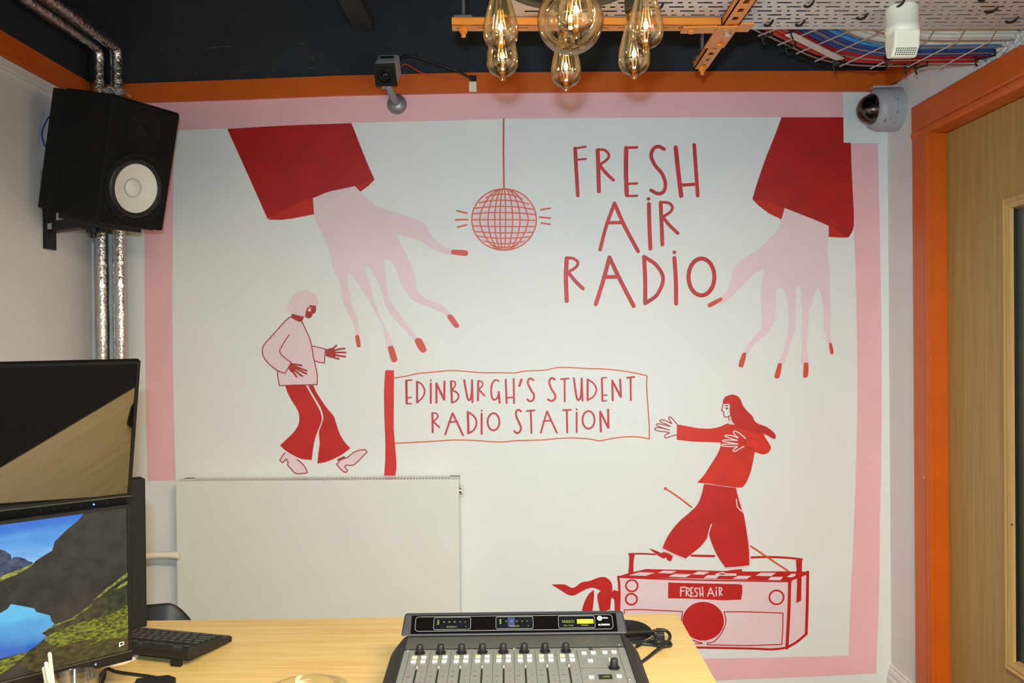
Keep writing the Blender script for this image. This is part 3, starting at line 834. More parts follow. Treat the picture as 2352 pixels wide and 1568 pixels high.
R_.fill(CG, [(1050, 416), (1350, 424), (1640, 430), (1656, 440), (1655, 500), (1645, 556), (1500, 561), (1250, 548), (1048, 545)], 4, smooth=False)
for pts in ([(690, 690), (690, 640), (800, 637), (900, 640), (1000, 645), (1166, 652), (1158, 730)], [(1255, 890), (1325, 910), (1325, 916), (1270, 914)],
            [(1510, 655), (1700, 656), (1988, 665), (1985, 800), (1978, 922), (1700, 930), (1370, 925), (1368, 912), (1430, 893), (1490, 820), (1520, 740), (1515, 690), (1506, 655)]):
    R_.outline(CG, pts, 8, 4)
R_.fill(CG, [(95, 432), (200, 432), (270, 460), (340, 415), (400, 405), (440, 390), (500, 371), (550, 380), (588, 425), (592, 500), (582, 560), (575, 635), (540, 645), (535, 560), (520, 505), (480, 475), (430, 458), (380, 470), (320, 500), (275, 522), (230, 515), (180, 485)], 4)
R_.fill(CG, [(340, 660), (362, 580), (400, 510), (442, 475), (442, 530), (436, 600), (428, 660)], 5).fill(CG, [(470, 520), (500, 480), (530, 530), (545, 660), (495, 660), (480, 600)], 5).fill(CG, [(580, 505), (605, 476), (640, 486), (640, 660), (612, 660), (608, 560), (592, 545)], 4)
R_.put('radio_trim', M['red'], rad, 'red painted trim, speaker and scarf')
C_ = Paint()
for q in ([(725, 357), (815, 331), (940, 336), (865, 361)], [(965, 337), (1010, 318), (1117, 322), (1075, 342)], [(1050, 367), (1100, 345), (1240, 348), (1190, 374)], [(1243, 350), (1290, 325), (1388, 328), (1340, 352)], [(1338, 380), (1370, 355), (1470, 356), (1440, 383)],
          [(1572, 385), (1620, 360), (1730, 361), (1690, 388)], [(1765, 360), (1805, 335), (1930, 336), (1890, 364)], [(1862, 394), (1890, 369), (1990, 369), (1965, 397)], [(2018, 371), (2055, 344), (2092, 344), (2090, 360), (2060, 373)]):
    C_.fill(CG, q, 5, smooth=False)
for pts in ([(1152, 456), (1150, 526)], [(1152, 455), (1188, 452)], [(1152, 486), (1178, 482)], [(1197, 460), (1196, 524)], [(1197, 458), (1222, 466), (1218, 482), (1198, 493)], [(1198, 493), (1222, 526)], [(1236, 458), (1234, 528)], [(1236, 458), (1250, 456)],
            [(1234, 503), (1250, 500)], [(1234, 530), (1250, 528)], [(1288, 466), (1272, 460), (1266, 480), (1284, 503), (1282, 526), (1262, 526)], [(1305, 456), (1310, 527)], [(1329, 453), (1332, 527)], [(1308, 510), (1332, 508)],
            [(1395, 459), (1370, 527)], [(1395, 459), (1424, 527)], [(1382, 505), (1412, 503)], [(1441, 480), (1441, 524)], [(1465, 457), (1468, 524)], [(1465, 455), (1485, 463), (1484, 480), (1468, 490)], [(1468, 490), (1488, 518)]):
    C_.stroke(CG, pts, 10, 6)
C_.dot(CG, (1441, 458), 7, 6, n=10)
C_.put('chequers_and_lettering', M['pink_pale'], rad, 'pale pink chequers and the words FRESH AIR')
Paint().stroke(CF, [(240, 842), (345, 912), (446, 990)], 14, 2).dot(CF, (238, 842), 13, 2).stroke(CG, [(1724, 118), (1880, 222), (2036, 325)], 14, 5).put('painted_aerial', M['orange_line'], rad, 'orange painted aerial')

# scuffs on the black paint above the trim
M['scuff'] = mat('worn grey mark', (66, 62, 57), .8, var=.45, scale=80)
Paint().stroke(CP, [(470, 111), (488, 110), (505, 107), (535, 108)], 2.5, 1).stroke(CP, [(366, 115), (372, 116)], 3.5, 1).stroke(CP, [(690, 101), (697, 100)], 4, 1).stroke(CP, [(716, 130), (720, 140)], 3, 1).stroke(CP, [(712, 157), (719, 156)], 4, 1)\
    .stroke(CP, [(405, 50), (409, 53)], 3, 1).stroke(CP, [(415, 114), (420, 116)], 3, 1).stroke(CP, [(330, 182), (334, 184)], 3.5, 1).stroke(CP, [(545, 165), (580, 163)], 1.4, 1).stroke(CP, [(449, 168), (453, 169)], 3, 1).put('paint_scuff', M['scuff'], wall_back, 'worn grey marks on the black paint')

# ================================================================ lamp cluster over the desk
LC = Vector((.104, 1.56, 1.884))                       # centre of the cluster at the height of the bulb tips
lamp = thing('cluster_lamp', 'cluster lamp of clear filament bulbs hanging under the black ceiling', 'ceiling lamp', LC)
ringz = .166
m = MB()
m.tube([LC + Vector((.125 * math.cos(a * math.pi / 18), .125 * math.sin(a * math.pi / 18), ringz)) for a in range(37)], .009, 10, smooth=False)
for k in range(6):
    a = math.radians(90 + 60 * k)
    m.tube([LC + Vector((0, 0, ringz + .02)), LC + Vector((.06 * math.cos(a), .06 * math.sin(a), ringz + .012)), LC + Vector((.125 * math.cos(a), .125 * math.sin(a), ringz))], .007, 8)
m.build('ring_frame', M['blk_matt'], lamp, smooth=True)
m = MB().lathe([(0, 0), (.045, 0), (.05, .01), (.05, .03), (.02, .05), (.008, .06), (.008, CEIL - LC.z - ringz - .04), (.055, CEIL - LC.z - ringz - .035), (.055, CEIL - LC.z - ringz - .01), (0, CEIL - LC.z - ringz - .01)], LC + Vector((0, 0, ringz + .005)))
m.build('hanging_rod', M['blk_matt'], lamp, smooth=True)
ST64 = [(0, 0), (.004, .0008), (.0065, .0035), (.0075, .007), (.011, .0095), (.019, .0135), (.026, .020), (.0305, .029), (.032, .038), (.0315, .048), (.0288, .063), (.0242, .08), (.0195, .097), (.0162, .11), (.0145, .12), (.0138, .126)]
GLOBE = [(.0625 * math.sin(t * math.pi / 24), .0625 - .0625 * math.cos(t * math.pi / 24)) for t in range(0, 21)] + [(.025, .125), (.018, .132), (.0145, .142)]


def bulb(p, prof, top, n_f=6):
    b = MB().lathe(prof, p, n=40).build('bulb', M['bulb_glass'], lamp, smooth=True, fix=True)
    tag(b, 'clear amber tinted glass bulb')
    MB().lathe([(.0142, top - .004), (.0150, top), (.0138, top + .004), (.0142, top + .008), (.0136, top + .012), (.0142, top + .016), (.0134, top + .024), (.006, top + .028)], p, n=24)\
        .build('bulb_cap', M['brass'], b, smooth=True)
    MB().lathe([(.0165, top + .006), (.018, top + .010), (.018, top + .05), (.012, top + .06), (.005, top + .064), (0, top + .064)], p, n=24).build('socket', M['blk_matt'], b, smooth=True)
    s = MB()
    s.lathe([(.0105, top - .002), (.007, top - .012), (.0035, top - .026), (.0028, top - .05), (.0022, top - .066), (0, top - .067)], p, n=14)
    s.build('glass_stem', M['clear'], b, smooth=True)
    f = MB()
    hi, lo_ = top - .046, top - .080
    for k in range(n_f):
        a = 2 * math.pi * k / n_f + .4
        f.cyl(p + Vector((.0045 * math.cos(a), .0045 * math.sin(a), hi)), p + Vector((.0105 * math.cos(a), .0105 * math.sin(a), lo_)), .0007, n=6)
    f.build('filament', M['filament'], b)
    h = MB().lathe([(0, -.003), (.0032, -.002), (.0048, .004), (.003, .010), (0, .011)], p + Vector((0, 0, top - .080)), n=12)
    h.build('glowing_tip', M['filament_hot'], b, smooth=True)
    d = bpy.data.lights.new('bulb_light', 'POINT')
    d.energy = 1.3
    d.color = (1, .72, .44)
    d.shadow_soft_size = .0035
    o = bpy.data.objects.new('bulb_light', d)
    o.location = p + Vector((0, 0, top - .066))
    COL.objects.link(o)


for k in range(6):
    a = math.radians(90 + 60 * k)
    bulb(LC + Vector((.150 * math.cos(a), .150 * math.sin(a), 0)), ST64, .126)
bulb(LC + Vector((0, 0, .026)), GLOBE, .142)

# ================================================================ orange strut rails, tray, basket, cables
ZS = 2.143


def rail(name, label, p0, p1, group):
    """41 x 21 mm slotted channel, slots facing down"""
    r = thing(name, label, 'rail', p0, group=group)
    p0, p1 = Vector(p0), Vector(p1)
    u = (p1 - p0).normalized()
    v = Vector((0, 0, 1)).cross(u)
    L = (p1 - p0).length
    fn = lambda a, b, z: p0 + u * a + v * b + Vector((0, 0, z))
    m = MB()
    hw = .0205
    # bottom web with real slots
    xs = [0]
    a = .012
    while a + .028 < L:
        xs += [a, a + .026]
        a += .05
    xs.append(L)
    for i in range(len(xs) - 1):
        if i % 2 == 0:
            segs = [(-hw, hw)]
        else:
            segs = [(-hw, -.0068), (.0068, hw)]
        for b0, b1 in segs:
            vs = [fn(x, b, z) for z in (0, .0025) for x, b in ((xs[i], b0), (xs[i + 1], b0), (xs[i + 1], b1), (xs[i], b1))]
            m.add(vs, [(3, 2, 1, 0), (4, 5, 6, 7), (0, 1, 5, 4), (1, 2, 6, 5), (2, 3, 7, 6), (3, 0, 4, 7)])
    for b0, b1, z0, z1 in ((-hw, -hw + .0025, 0, .021), (hw - .0025, hw, 0, .021), (-hw, -.011, .0185, .021), (.011, hw, .0185, .021)):
        vs = [fn(x, b, z) for z in (z0, z1) for x, b in ((0, b0), (L, b0), (L, b1), (0, b1))]
        m.add(vs, [(3, 2, 1, 0), (4, 5, 6, 7), (0, 1, 5, 4), (1, 2, 6, 5), (2, 3, 7, 6), (3, 0, 4, 7)])
    m.build('channel', M['orange_metal'], r)
    return r


def rod(r, p, top=CEIL, nut=True, z=ZS):
    MB().cyl((p[0], p[1], z - .002), (p[0], p[1], top), .0052, n=10).build('threaded_rod', M['zinc'], r, smooth=True)
    MB().box((p[0], p[1], z + .0235), (.044, .040, .005)).build('square_washer', M['zinc'], r)
    b = MB().cyl((p[0], p[1], z - .010), (p[0], p[1], z), .0105, n=6).cyl((p[0], p[1], z - .021), (p[0], p[1], z - .009), .006, n=10).cyl((p[0], p[1], z - .002), (p[0], p[1], z + .001), .013, n=16)
    b.build('bolt', M['orange_metal'], r)


rx = rail('strut_rail', 'long orange slotted rail running along the mural wall under the tray edge', (-.156, 2.052, ZS), (.508, 2.072, ZS), 'orange rails under the ceiling')
rod(rx, (-.128, 2.053))
ry = rail('strut_rail', 'orange slotted rail crossing under the tray towards the mural wall', (.533, 2.388, ZS), (.533, 1.55, ZS), 'orange rails under the ceiling')
rod(ry, (.533, 2.372))
rod(ry, (.533, 1.60))
pt = MB().lo_hi((.500, 2.05, ZS - .006), (.553, 2.20, ZS - .001)).lo_hi((.415, 2.048, ZS - .006), (.50, 2.092, ZS - .001)).lo_hi((.553, 2.03, ZS - .006), (.585, 2.085, ZS - .001))
pt.build('joint_plate', M['orange_metal'], ry, bevel=.002)
for p in ((.44, 2.07), (.535, 2.172), (.535, 2.09)):
    MB().cyl((p[0], p[1], ZS - .012), (p[0], p[1], ZS - .006), .0095, n=6).build('bolt', M['orange_metal'] if p[0] != .535 or p[1] > 2.1 else M['zinc'], ry)

# perforated cable tray
TZ = 2.166
tr = thing('cable_tray', 'perforated metal cable tray running along under the black ceiling', 'cable tray', (.6, 2.03, TZ))
TX0, TX1 = -.02, XR
TY0, TY1 = 1.895, 2.135                                # near and far edge (left end); the right end sits 6 cm deeper


def tpt(x, t, z=0):
    """t across the tray 0 near .. 1 far"""
    k = (x - TX0) / (TX1 - TX0)
    return Vector((x, TY0 + (TY1 - TY0) * t + .04 * k - .008, TZ + z))


m = MB()
ROWS = 9


def tray_strip(t0, t1, holes):
    """strip of plate between t0..t1 with rectangular holes [(x0, x1)] in its middle band"""
    th = .0006
    ta, tb = t0 + (t1 - t0) * .32, t0 + (t1 - t0) * .68
    xs = [TX0]
    for a, b in holes:
        xs += [a, b]
    xs.append(TX1)

    def quad(xa, xb, a, b):
        m.add([tpt(xa, a), tpt(xb, a), tpt(xb, b), tpt(xa, b), tpt(xa, a, th), tpt(xb, a, th), tpt(xb, b, th), tpt(xa, b, th)], [(3, 2, 1, 0), (4, 5, 6, 7), (0, 1, 5, 4), (1, 2, 6, 5), (2, 3, 7, 6), (3, 0, 4, 7)])
    quad(TX0, TX1, t0, ta)
    quad(TX0, TX1, tb, t1)
    for i in range(0, len(xs) - 1, 2):
        if xs[i + 1] - xs[i] > 1e-4:
            quad(xs[i], xs[i + 1], ta, tb)


for r in range(ROWS):
    holes = []
    x = TX0 + .012 + (r * .0315) % .095
    while x < TX1 - .06:
        holes.append((x, x + .036))
        holes.append((x + .047, x + .0595))
        holes.append((x + .0725, x + .0795))
        x += .0945
    tray_strip(.03 + r * .94 / ROWS, .03 + (r + 1) * .94 / ROWS, holes)
for t in (0, 1):
    m.add([tpt(TX0, .03 if t == 0 else .97), tpt(TX1, .03 if t == 0 else .97), tpt(TX1, t), tpt(TX0, t), tpt(TX1, t, .045), tpt(TX0, t, .045)], [(0, 1, 2, 3), (3, 2, 4, 5)])
m.build('tray_plate', M['tray'], tr)
for x, t, d in ((.70, .30, .03), (.86, .62, .035), (.915, .30, .03), (.99, .85, .02), (.64, .80, .03), (.72, .80, .03), (1.16, .45, .04), (1.25, .72, .035), (1.29, .30, .03), (1.10, .15, .02), (.30, .60, .03), (.345, .35, .03)):
    d *= .42
    MB().tube([tpt(x - d / 2, t + .06, .003), tpt(x - d * .4, t + .045, -.004), tpt(x, t, -.008), tpt(x + d * .4, t - .05, -.004), tpt(x + d / 2, t - .07, .003)], .003, 6).build('cable_tie', M['blk_plastic'], tr)

# wire basket beyond the tray: comes out over the tray, bends, then runs along to the right wall
BZ = 2.181


def basket_path(o):
    """o = distance towards the camera from the far edge"""
    A, B, C_ = Vector((.478, 2.04)), Vector((.955, 2.500)), Vector((XR + .06, 2.497))
    d1, d2 = (B - A).normalized(), (C_ - B).normalized()
    n1, n2 = Vector((d1.y, -d1.x)), Vector((d2.y, -d2.x))
    bis = (n1 + n2).normalized()
    k = 1 / bis.dot(n1)
    a, b, c = A + n1 * o, B + bis * o * k, C_ + n2 * o
    out = [a]
    R = .17
    s_, e_ = b - d1 * R, b + d2 * R
    for i in range(9):
        t = i / 8
        out.append(s_ * (1 - t) ** 2 + b * 2 * t * (1 - t) + e_ * t * t)
    out.append(c)
    return out


bk = thing('wire_basket', 'open wire basket tray bending towards the right wall beyond the perforated tray', 'cable tray', (.95, 2.45, BZ))
m = MB()
for o in (0, .052, .104, .156, .208, .25):
    m.tube([Vector((p.x, p.y, BZ + (.03 if o > .24 else 0))) for p in basket_path(o)], .0023, 6, smooth=False)
m.build('long_wires', M['zinc'], bk, smooth=True)


def along(path, s):
    d = 0
    for i in range(len(path) - 1):
        L = (path[i + 1] - path[i]).length
        if d + L >= s:
            return path[i].lerp(path[i + 1], (s - d) / L)
        d += L
    return path[-1]


m = MB()
P0, P1, P2 = basket_path(-.012), basket_path(.21), basket_path(.25)
L0 = sum((P0[i + 1] - P0[i]).length for i in range(len(P0) - 1))
L1 = sum((P1[i + 1] - P1[i]).length for i in range(len(P1) - 1))
L2 = sum((P2[i + 1] - P2[i]).length for i in range(len(P2) - 1))
for k in range(11):
    f = (k + .4) / 11
    a, b, c = along(P0, L0 * f), along(P1, L1 * f), along(P2, L2 * f)
    m.tube([(a.x, a.y, BZ - .004), (b.x, b.y, BZ - .004), (c.x, c.y, BZ + .028)], .0023, 6, smooth=False)
m.build('cross_wires', M['zinc'], bk, smooth=True)


def ribbon(o0, o1, z, wob=0):
    return [Vector((p.x, p.y, z + wob * math.sin(i * 1.3))) for i, p in enumerate(basket_path((o0 + o1) / 2))]


def cables(name, labels, m_, specs, group, cat='cable'):
    for (o, z, r), label in zip(specs, labels):
        pts = [Vector((p.x, p.y, BZ + .004 + z)) for p in basket_path(o)]
        tag(MB().tube(pts, r, 8, smooth=False).build(name, m_, None, smooth=True), label, cat, group)


cables('red_cable', ['red cable outermost along the far edge of the wire basket', 'middle one of the three red cables in the wire basket', 'red cable lying next to the dark blue ones in the wire basket'], M['red_cable'], [(.012, .009, .010), (.032, .009, .010), (.050, .009, .009)], 'red cables in the basket')
cables('blue_cable', ['dark blue cable lying next to the red ones in the wire basket', 'middle one of the three dark blue cables in the wire basket', 'dark blue cable lying next to the light blue ones in the wire basket'], M['blue_cable'], [(.070, .009, .009), (.088, .009, .009), (.104, .011, .0075)], 'dark blue cables in the basket')
cables('light_blue_cable', ['thicker light blue cable touching the dark blue ones in the wire basket', 'thinner light blue cable towards the white ones in the wire basket'], M['sky_cable'], [(.120, .010, .0075), (.133, .014, .005)], 'light blue cables in the basket')
cables('white_cable', ['white cable nearest the light blue ones in the wire basket', 'second white cable from the light blue ones in the wire basket', 'middle one of the five white cables in the wire basket', 'fourth white cable from the light blue ones in the wire basket', 'thin white cable nearest the perforated tray, fifth from the light blue ones'], M['white_cable'], [(.150, .016, .011), (.172, .018, .011), (.193, .018, .0105), (.212, .022, .010), (.228, .03, .009)], 'white cables in the basket')
bp0, bp1 = Vector((.70, 2.10)), Vector((.985, 2.39))
tag(MB().prism([(0, -.012), (.34, -.012), (.34, .012), (0, .012)], lambda a, b, d: Vector((.728 + a * .63 - b * .776, 2.205 + a * .776 * .78 + b * .63, BZ - .007 + d)), -.0015, .0015).build('flat_strap', M['tray']), 'flat grey metal strap lying diagonally under the cables', 'strap')
for k, (o, f, w_) in enumerate(((.07, .27, .03), (.0, .25, .02), (.0, .37, .02), (.03, .56, .02), (.0, .60, .02), (.07, .68, .034), (.0, .82, .02), (.0, .85, .02), (.07, .93, .034))):
    pa, pb = along(basket_path(o - .008), 1.06 * f * 1.0), along(basket_path(o + w_), 1.06 * f)
    MB().tube([(pa.x, pa.y, BZ + .02), (pa.x, pa.y, BZ - .004), (pa.x, pa.y - .001, BZ - .006), (pb.x, pb.y, BZ - .006), (pb.x, pb.y, BZ + .022)], .0032, 6, smooth=False).tube([(pa.x, pa.y, BZ - .004), (pa.x + .004, pa.y + .004, BZ - .016), (pa.x + .009, pa.y + .006, BZ - .022)], .0024, 6).build('cable_tie', M['blk_plastic'], bk)
m = MB()
random.seed(9)
for k in range(60):
    c = Vector((XR - .001 - random.random() * .008, 2.24 + random.random() * .24, 2.146 + random.random() * .075))
    r = .005 + random.random() * .009
    m.lathe([(0, -r * .6), (r * .8, -r * .4), (r, 0), (r * .6, r * .5), (0, r * .7)], c, (1, random.random() - .5, random.random() - .5), n=6)
pb = m.build('plaster_patch', M['plaster'])
tag(pb, 'rough white plaster where the cables enter the right wall', 'plaster')

# white detector hanging from the tray
q = Vector((.937, 2.015, TZ))
dt = thing('smoke_detector', 'cream white sensor with a small grille hanging below the perforated tray', 'sensor', q)
MB().lathe([(0, 0), (.036, 0), (.0375, -.004), (.0375, -.046), (.0385, -.047), (.0385, -.060), (.034, -.066), (0, -.066)], q, n=40).build('round_base', M['white_plastic'], dt, smooth=True)
m = MB()
prof = [(-.030, -.060), (.027, -.060), (.027, -.092), (.019, -.117), (-.008, -.123), (-.026, -.100)]
m.prism([(a, b) for a, b in prof], lambda a, b, d: q + Vector((d, a, b)), -.031, .031)
hd = m.build('sensor_head', M['white_plastic'], dt, bevel=.005)
g0, g1 = Vector((0, -.026, -.100)), Vector((0, -.008, -.123))
gd = (g1 - g0)
gn = Vector((0, gd.z, -gd.y)).normalized()
if gn.z > 0:
    gn = -gn
m = MB()
for i in range(10):
    for j in range(4):
        p = q + g0 + gd * (.22 + .17 * j) + Vector((-.0225 + .005 * i, 0, 0))
        m.cyl(p - gn * .0004, p + gn * .0007, .0016, n=8)
m.build('grille_holes', M['slot'], hd)

# ---------------------------------------------------------------- bullet camera with bracket
q = onw((912, 240))
cv = thing('bullet_camera', 'grey and black box camera on a bracket above the mural', 'security camera', q)
MB().lathe([(0, .024), (.012, .024), (.026, .017), (.0365, .006), (.0375, 0)], q, (0, -1, 0), n=32).build('wall_mount', M['grey_metal'], cv, smooth=True)
f0 = pl(885, 172, 1, 2.90)
Rc = Matrix.Rotation(math.radians(-3), 3, 'Z') @ Matrix.Rotation(math.radians(36), 3, 'X')
up, fw = Rc @ Vector((0, 0, 1)), Rc @ Vector((0, -1, 0))
bc = f0 - fw * .055
low = bc - up * .040 + fw * .02
MB().tube([q + Vector((0, -.018, 0)), q.lerp(low, .45) + Vector((-.002, -.01, -.004)), low + Vector((0, 0, -.01))], .0135, 14).build('bracket_arm', M['grey_metal'], cv, smooth=True)
MB().cyl(low + Vector((-.022, 0, -.012)), low + Vector((.012, 0, -.012)), .011, n=14).cyl(low + Vector((0, 0, -.02)), low + up * .006, .010, n=14).build('swivel_joint', M['grey_metal'], cv, smooth=True)
m = MB().box(bc, (.076, .105, .078), Rc)
m.build('camera_body', M['grey_plastic'], cv, bevel=.010)
hb = MB().box(bc + up * .0395 - fw * .012, (.048, .022, .004), Rc).build('top_recess', M['slot'], cv)
fc = MB().box(f0, (.078, .012, .080), Rc).build('front_face', M['blk_plastic'], cv, bevel=.005)
MB().lathe([(.027, 0), (.027, .003), (.020, .004), (.015, -.001), (0, -.001)], f0 + fw * .0062, fw, n=28).build('lens_ring', M['bezel'], fc, smooth=True)
M['lens'] = mat('dark lens glass', (8, 8, 10), .12, var=.05, scale=10, spec=.5, coat=.2)
MB().lathe([(.013, 0), (.011, .003), (.006, .0052), (0, .006)], f0 + fw * .0062, fw, n=24).build('lens', M['lens'], fc, smooth=True)
for a in (-1, 1):
    MB().cyl(q + Vector((a * .021, -.016, -.012)), q + Vector((a * .021, -.019, -.012)), .003, n=8).build('screw', M['zinc'], cv)
bk_ = bc - fw * .052
e = onw((1088, 186), .022)
tag(MB().tube([bk_ + up * .02 + Vector((.03, 0, 0)), onw((950, 148), .10), onw((1000, 156), .06), onw((1048, 168), .03), onw((1076, 181), .024), onw((1086, 184), .021)], .0046, 8).build('camera_cable', M['blk_rubber'], smooth=True),
    'black cable sagging from the bullet camera to the gap in the trim', 'cable')
tag(MB().tube([bk_ - up * .01 + Vector((.035, 0, 0)), onw((940, 166), .09), onw((970, 176), .05), onw((1010, 183), .026), onw((1050, 187), .022), onw((1082, 188.5), .0215)], .0021, 6).build('thin_wire', M['orange_wire'], smooth=True),
    'thin orange wire under the black camera cable', 'cable')

# ---------------------------------------------------------------- dome camera on the right wall
q = Vector((XR, 3.018, 2.190))
dc = thing('dome_camera', 'round grey dome camera in the corner above the door', 'security camera', q)
ax = Vector((-1, -.10, -.02)).normalized()
MB().lathe([(.066, -.02), (.0775, -.004), (.078, .012), (.076, .040)], q, ax, n=48).build('back_box', M['grey_plastic'], dc, smooth=True)
MB().lathe([(.0765, .0405), (.0765, .0415), (.0755, .075), (.071, .090), (.060, .098), (.052, .099)], q, ax, n=48).build('camera_body', M['grey_plastic'], dc, smooth=True)
M['eyeball'] = mat('black camera eyeball', (8, 8, 8), .2, var=.05, scale=10, spec=.5)
dm = MB().lathe([(.055 * math.cos(t * math.pi / 20), .096 + .055 * math.sin(t * math.pi / 20)) for t in range(11)], q, ax, n=40).build('clear_dome', M['dome'], dc, smooth=True)
MB().lathe([(.050, .088), (.047, .100), (.041, .116), (.031, .129), (.017, .137), (0, .139)], q, ax, n=36).build('lens_housing', M['eyeball'], dm, smooth=True)
x_, y_, z_ = basis_from(ax)
MB().box(q + ax * .05 + Vector((0, .0, .079)), (.09, .03, .008)).box(q + ax * .012 + Vector((0, 0, .079)), (.022, .04, .012)).build('top_lug', M['grey_plastic'], dc, bevel=.002)
for th in (-12, 22, 52):
    d = (Vector((0, -1, 0)) * math.cos(math.radians(th)) + Vector((0, 0, -1)) * math.sin(math.radians(th)))
    d = (d - ax * d.dot(ax)).normalized()
    MB().cyl(q + ax * .041 + d * .0755, q + ax * .041 + d * .0775, .002, n=8).build('screw_hole', M['print_dark'], dc)
for th, h in ((38, .062), (46, .074), (46, .080)):
    d = (Vector((0, -1, 0)) * math.cos(math.radians(th)) + Vector((0, 0, -1)) * math.sin(math.radians(th)))
    d = (d - ax * d.dot(ax)).normalized()
    tn = ax.cross(d)
    MB().cyl(q + ax * h + d * .0752 - tn * .007, q + ax * h + d * .0752 + tn * .007, .0009, n=6).build('vent_slot', M['print_dark'], dc)

# ---------------------------------------------------------------- foil wrapped pipes in the left corner
for px, ZP, lab in ((-1.546, 2.462, 'foil wrapped pipe nearest the left wall, rising behind the loudspeaker'), (-1.477, 2.466, 'foil wrapped pipe second from the left wall, rising behind the loudspeaker')):
    r, y = .0245, 3.066
    p = thing('foil_pipe', lab, 'pipe', (px, y, 0), group='foil wrapped pipes in the corner')
    m = MB()
    n = 26
    pts = [Vector((px, y, 2.2 + (ZP - .03 - 2.2) * k / 6)) for k in range(7)] + [Vector((px, y - .008, ZP - .012)), Vector((px, y - .026, ZP))] + [Vector((px, y - .026 - (y - Y0 - .1) * k / 26, ZP)) for k in range(1, 27)]
    m.tube(pts, [r * (1 + .04 * math.sin(i * 2.1)) for i in range(len(pts))], 18, smooth=False)
    m.build('upper_run', M['foil'], p, smooth=True)
    pts = [Vector((px, y, 2.2 * k / n)) for k in range(n + 1)]
    MB().tube(pts, [r * (1 + .035 * math.sin(i * 2.7)) for i in range(len(pts))], 18, smooth=False).build('riser', M['foil'], p, smooth=True)

# ================================================================ loudspeaker on its wall bracket
al, tilt = math.radians(26.6), math.radians(13)
nrm = Vector((math.cos(al), -math.sin(al), 0))
FC = pl(320, 381, 1, 2.62)                             # middle of the front baffle
# local frame: -Y front, X to the right seen from the front, Z up
rz = math.atan2(nrm.y, nrm.x) + math.pi / 2
SW, SD, SH = .25, .295, .39
Rs = Matrix.Rotation(rz, 3, 'Z') @ Matrix.Rotation(tilt, 3, 'X')
spk = thing('loudspeaker', 'black studio loudspeaker with a white cone on the left wall', 'speaker', FC - Rs @ Vector((0, -SD / 2, 0)), (tilt, 0, rz), None)
B = MB().lo_hi((-SW / 2, -SD / 2 + .022, -SH / 2), (SW / 2, SD / 2 - .07, SH / 2))
B.build('cabinet', M['blk_vinyl'], spk, local=True, bevel=.004)
MB().lo_hi((-SW / 2 + .004, SD / 2 - .075, -SH / 2 + .004), (SW / 2 - .004, SD / 2, SH / 2 - .004)).build('rear_panel', M['blk_matt'], spk, local=True, bevel=.003)
wz = -.072
nh = 64                                                # front baffle with a round opening for the woofer
bfm = MB()
out_, inn = [], []
for i in range(nh):
    a = 2 * math.pi * i / nh
    ca, sa = math.cos(a), math.sin(a)
    t_ = min((SW / 2) / abs(ca) if abs(ca) > 1e-6 else 9, ((SH / 2 - wz) if sa > 0 else (SH / 2 + wz)) / abs(sa) if abs(sa) > 1e-6 else 9)
    out_.append((ca * t_, wz + sa * t_))
    inn.append((ca * .099, wz + sa * .099))
for (cx, cz) in ((-SW / 2, -SH / 2), (SW / 2, -SH / 2), (SW / 2, SH / 2), (-SW / 2, SH / 2)):
    j = min(range(nh), key=lambda i_: (out_[i_][0] - cx) ** 2 + (out_[i_][1] - cz) ** 2)
    out_[j] = (cx, cz)
yf_, yb_ = -SD / 2, -SD / 2 + .022
bfm.add([(x, yf_, z) for x, z in out_] + [(x, yf_, z) for x, z in inn] + [(x, yb_, z) for x, z in out_] + [(x, yb_, z) for x, z in inn],
        [f for i in range(nh) for f in ((i, (i + 1) % nh, nh + (i + 1) % nh, nh + i), (2 * nh + i, 2 * nh + (i + 1) % nh, (i + 1) % nh, i), (nh + i, nh + (i + 1) % nh, 3 * nh + (i + 1) % nh, 3 * nh + i))])
bfm.build('front_baffle', M['blk_vinyl'], spk, local=True, bevel=.007)

o = Vector((0, -SD / 2, wz))
fwd = Vector((0, -1, 0))
MB().lathe([(.113, -.001), (.112, .003), (.098, .004), (.096, .001)], o, fwd, n=56).build('woofer_ring', M['blk_matt'], spk, local=True, smooth=True)
MB().lathe([(.097, .0005), (.094, .004), (.088, .0062), (.081, .004), (.077, .0015)], o, fwd, n=56).build('rubber_surround', M['blk_rubber'], spk, local=True, smooth=True)
wf = MB().lathe([(.0775, .002), (.060, -.005), (.045, -.010), (.032, -.0145), (.026, -.017)], o + Vector((0, 0, 0)), fwd, n=56).build('woofer_cone', M['cone'], spk, local=True, smooth=True)
MB().lathe([(.0285, -.013), (.0275, -.011), (.022, -.005), (.012, -.001), (0, 0)], o, fwd, n=40).build('dust_cap', M['cone'], wf, local=True, smooth=True)
MB().lathe([(.0285, -.0128), (.0300, -.0122), (.0305, -.0135)], o, fwd, n=40).build('cap_seam', M['grey_plastic'], wf, local=True, smooth=True)
o2 = Vector((.0, -SD / 2, .112))
MB().lathe([(.062, .0008), (.060, .003), (.048, .001), (.030, -.004 + .0045), (.016, .0005), (.012, .0035), (0, .006)], o2, fwd, n=48).build('tweeter', M['blk_matt'], spk, local=True, smooth=True)
MB().cyl((0, -SD / 2 - .0012, -SH / 2 + .032), (0, -SD / 2 + .001, -SH / 2 + .032), .0085, n=24).build('power_light', M['led_white'], spk, local=True)
MB().lo_hi((-SW / 2 + .03, -SD / 2 + .012, -SH / 2 - .004), (SW / 2 - .03, SD / 2 - .08, -SH / 2)).build('base_pad', M['blk_rubber'], spk, local=True)
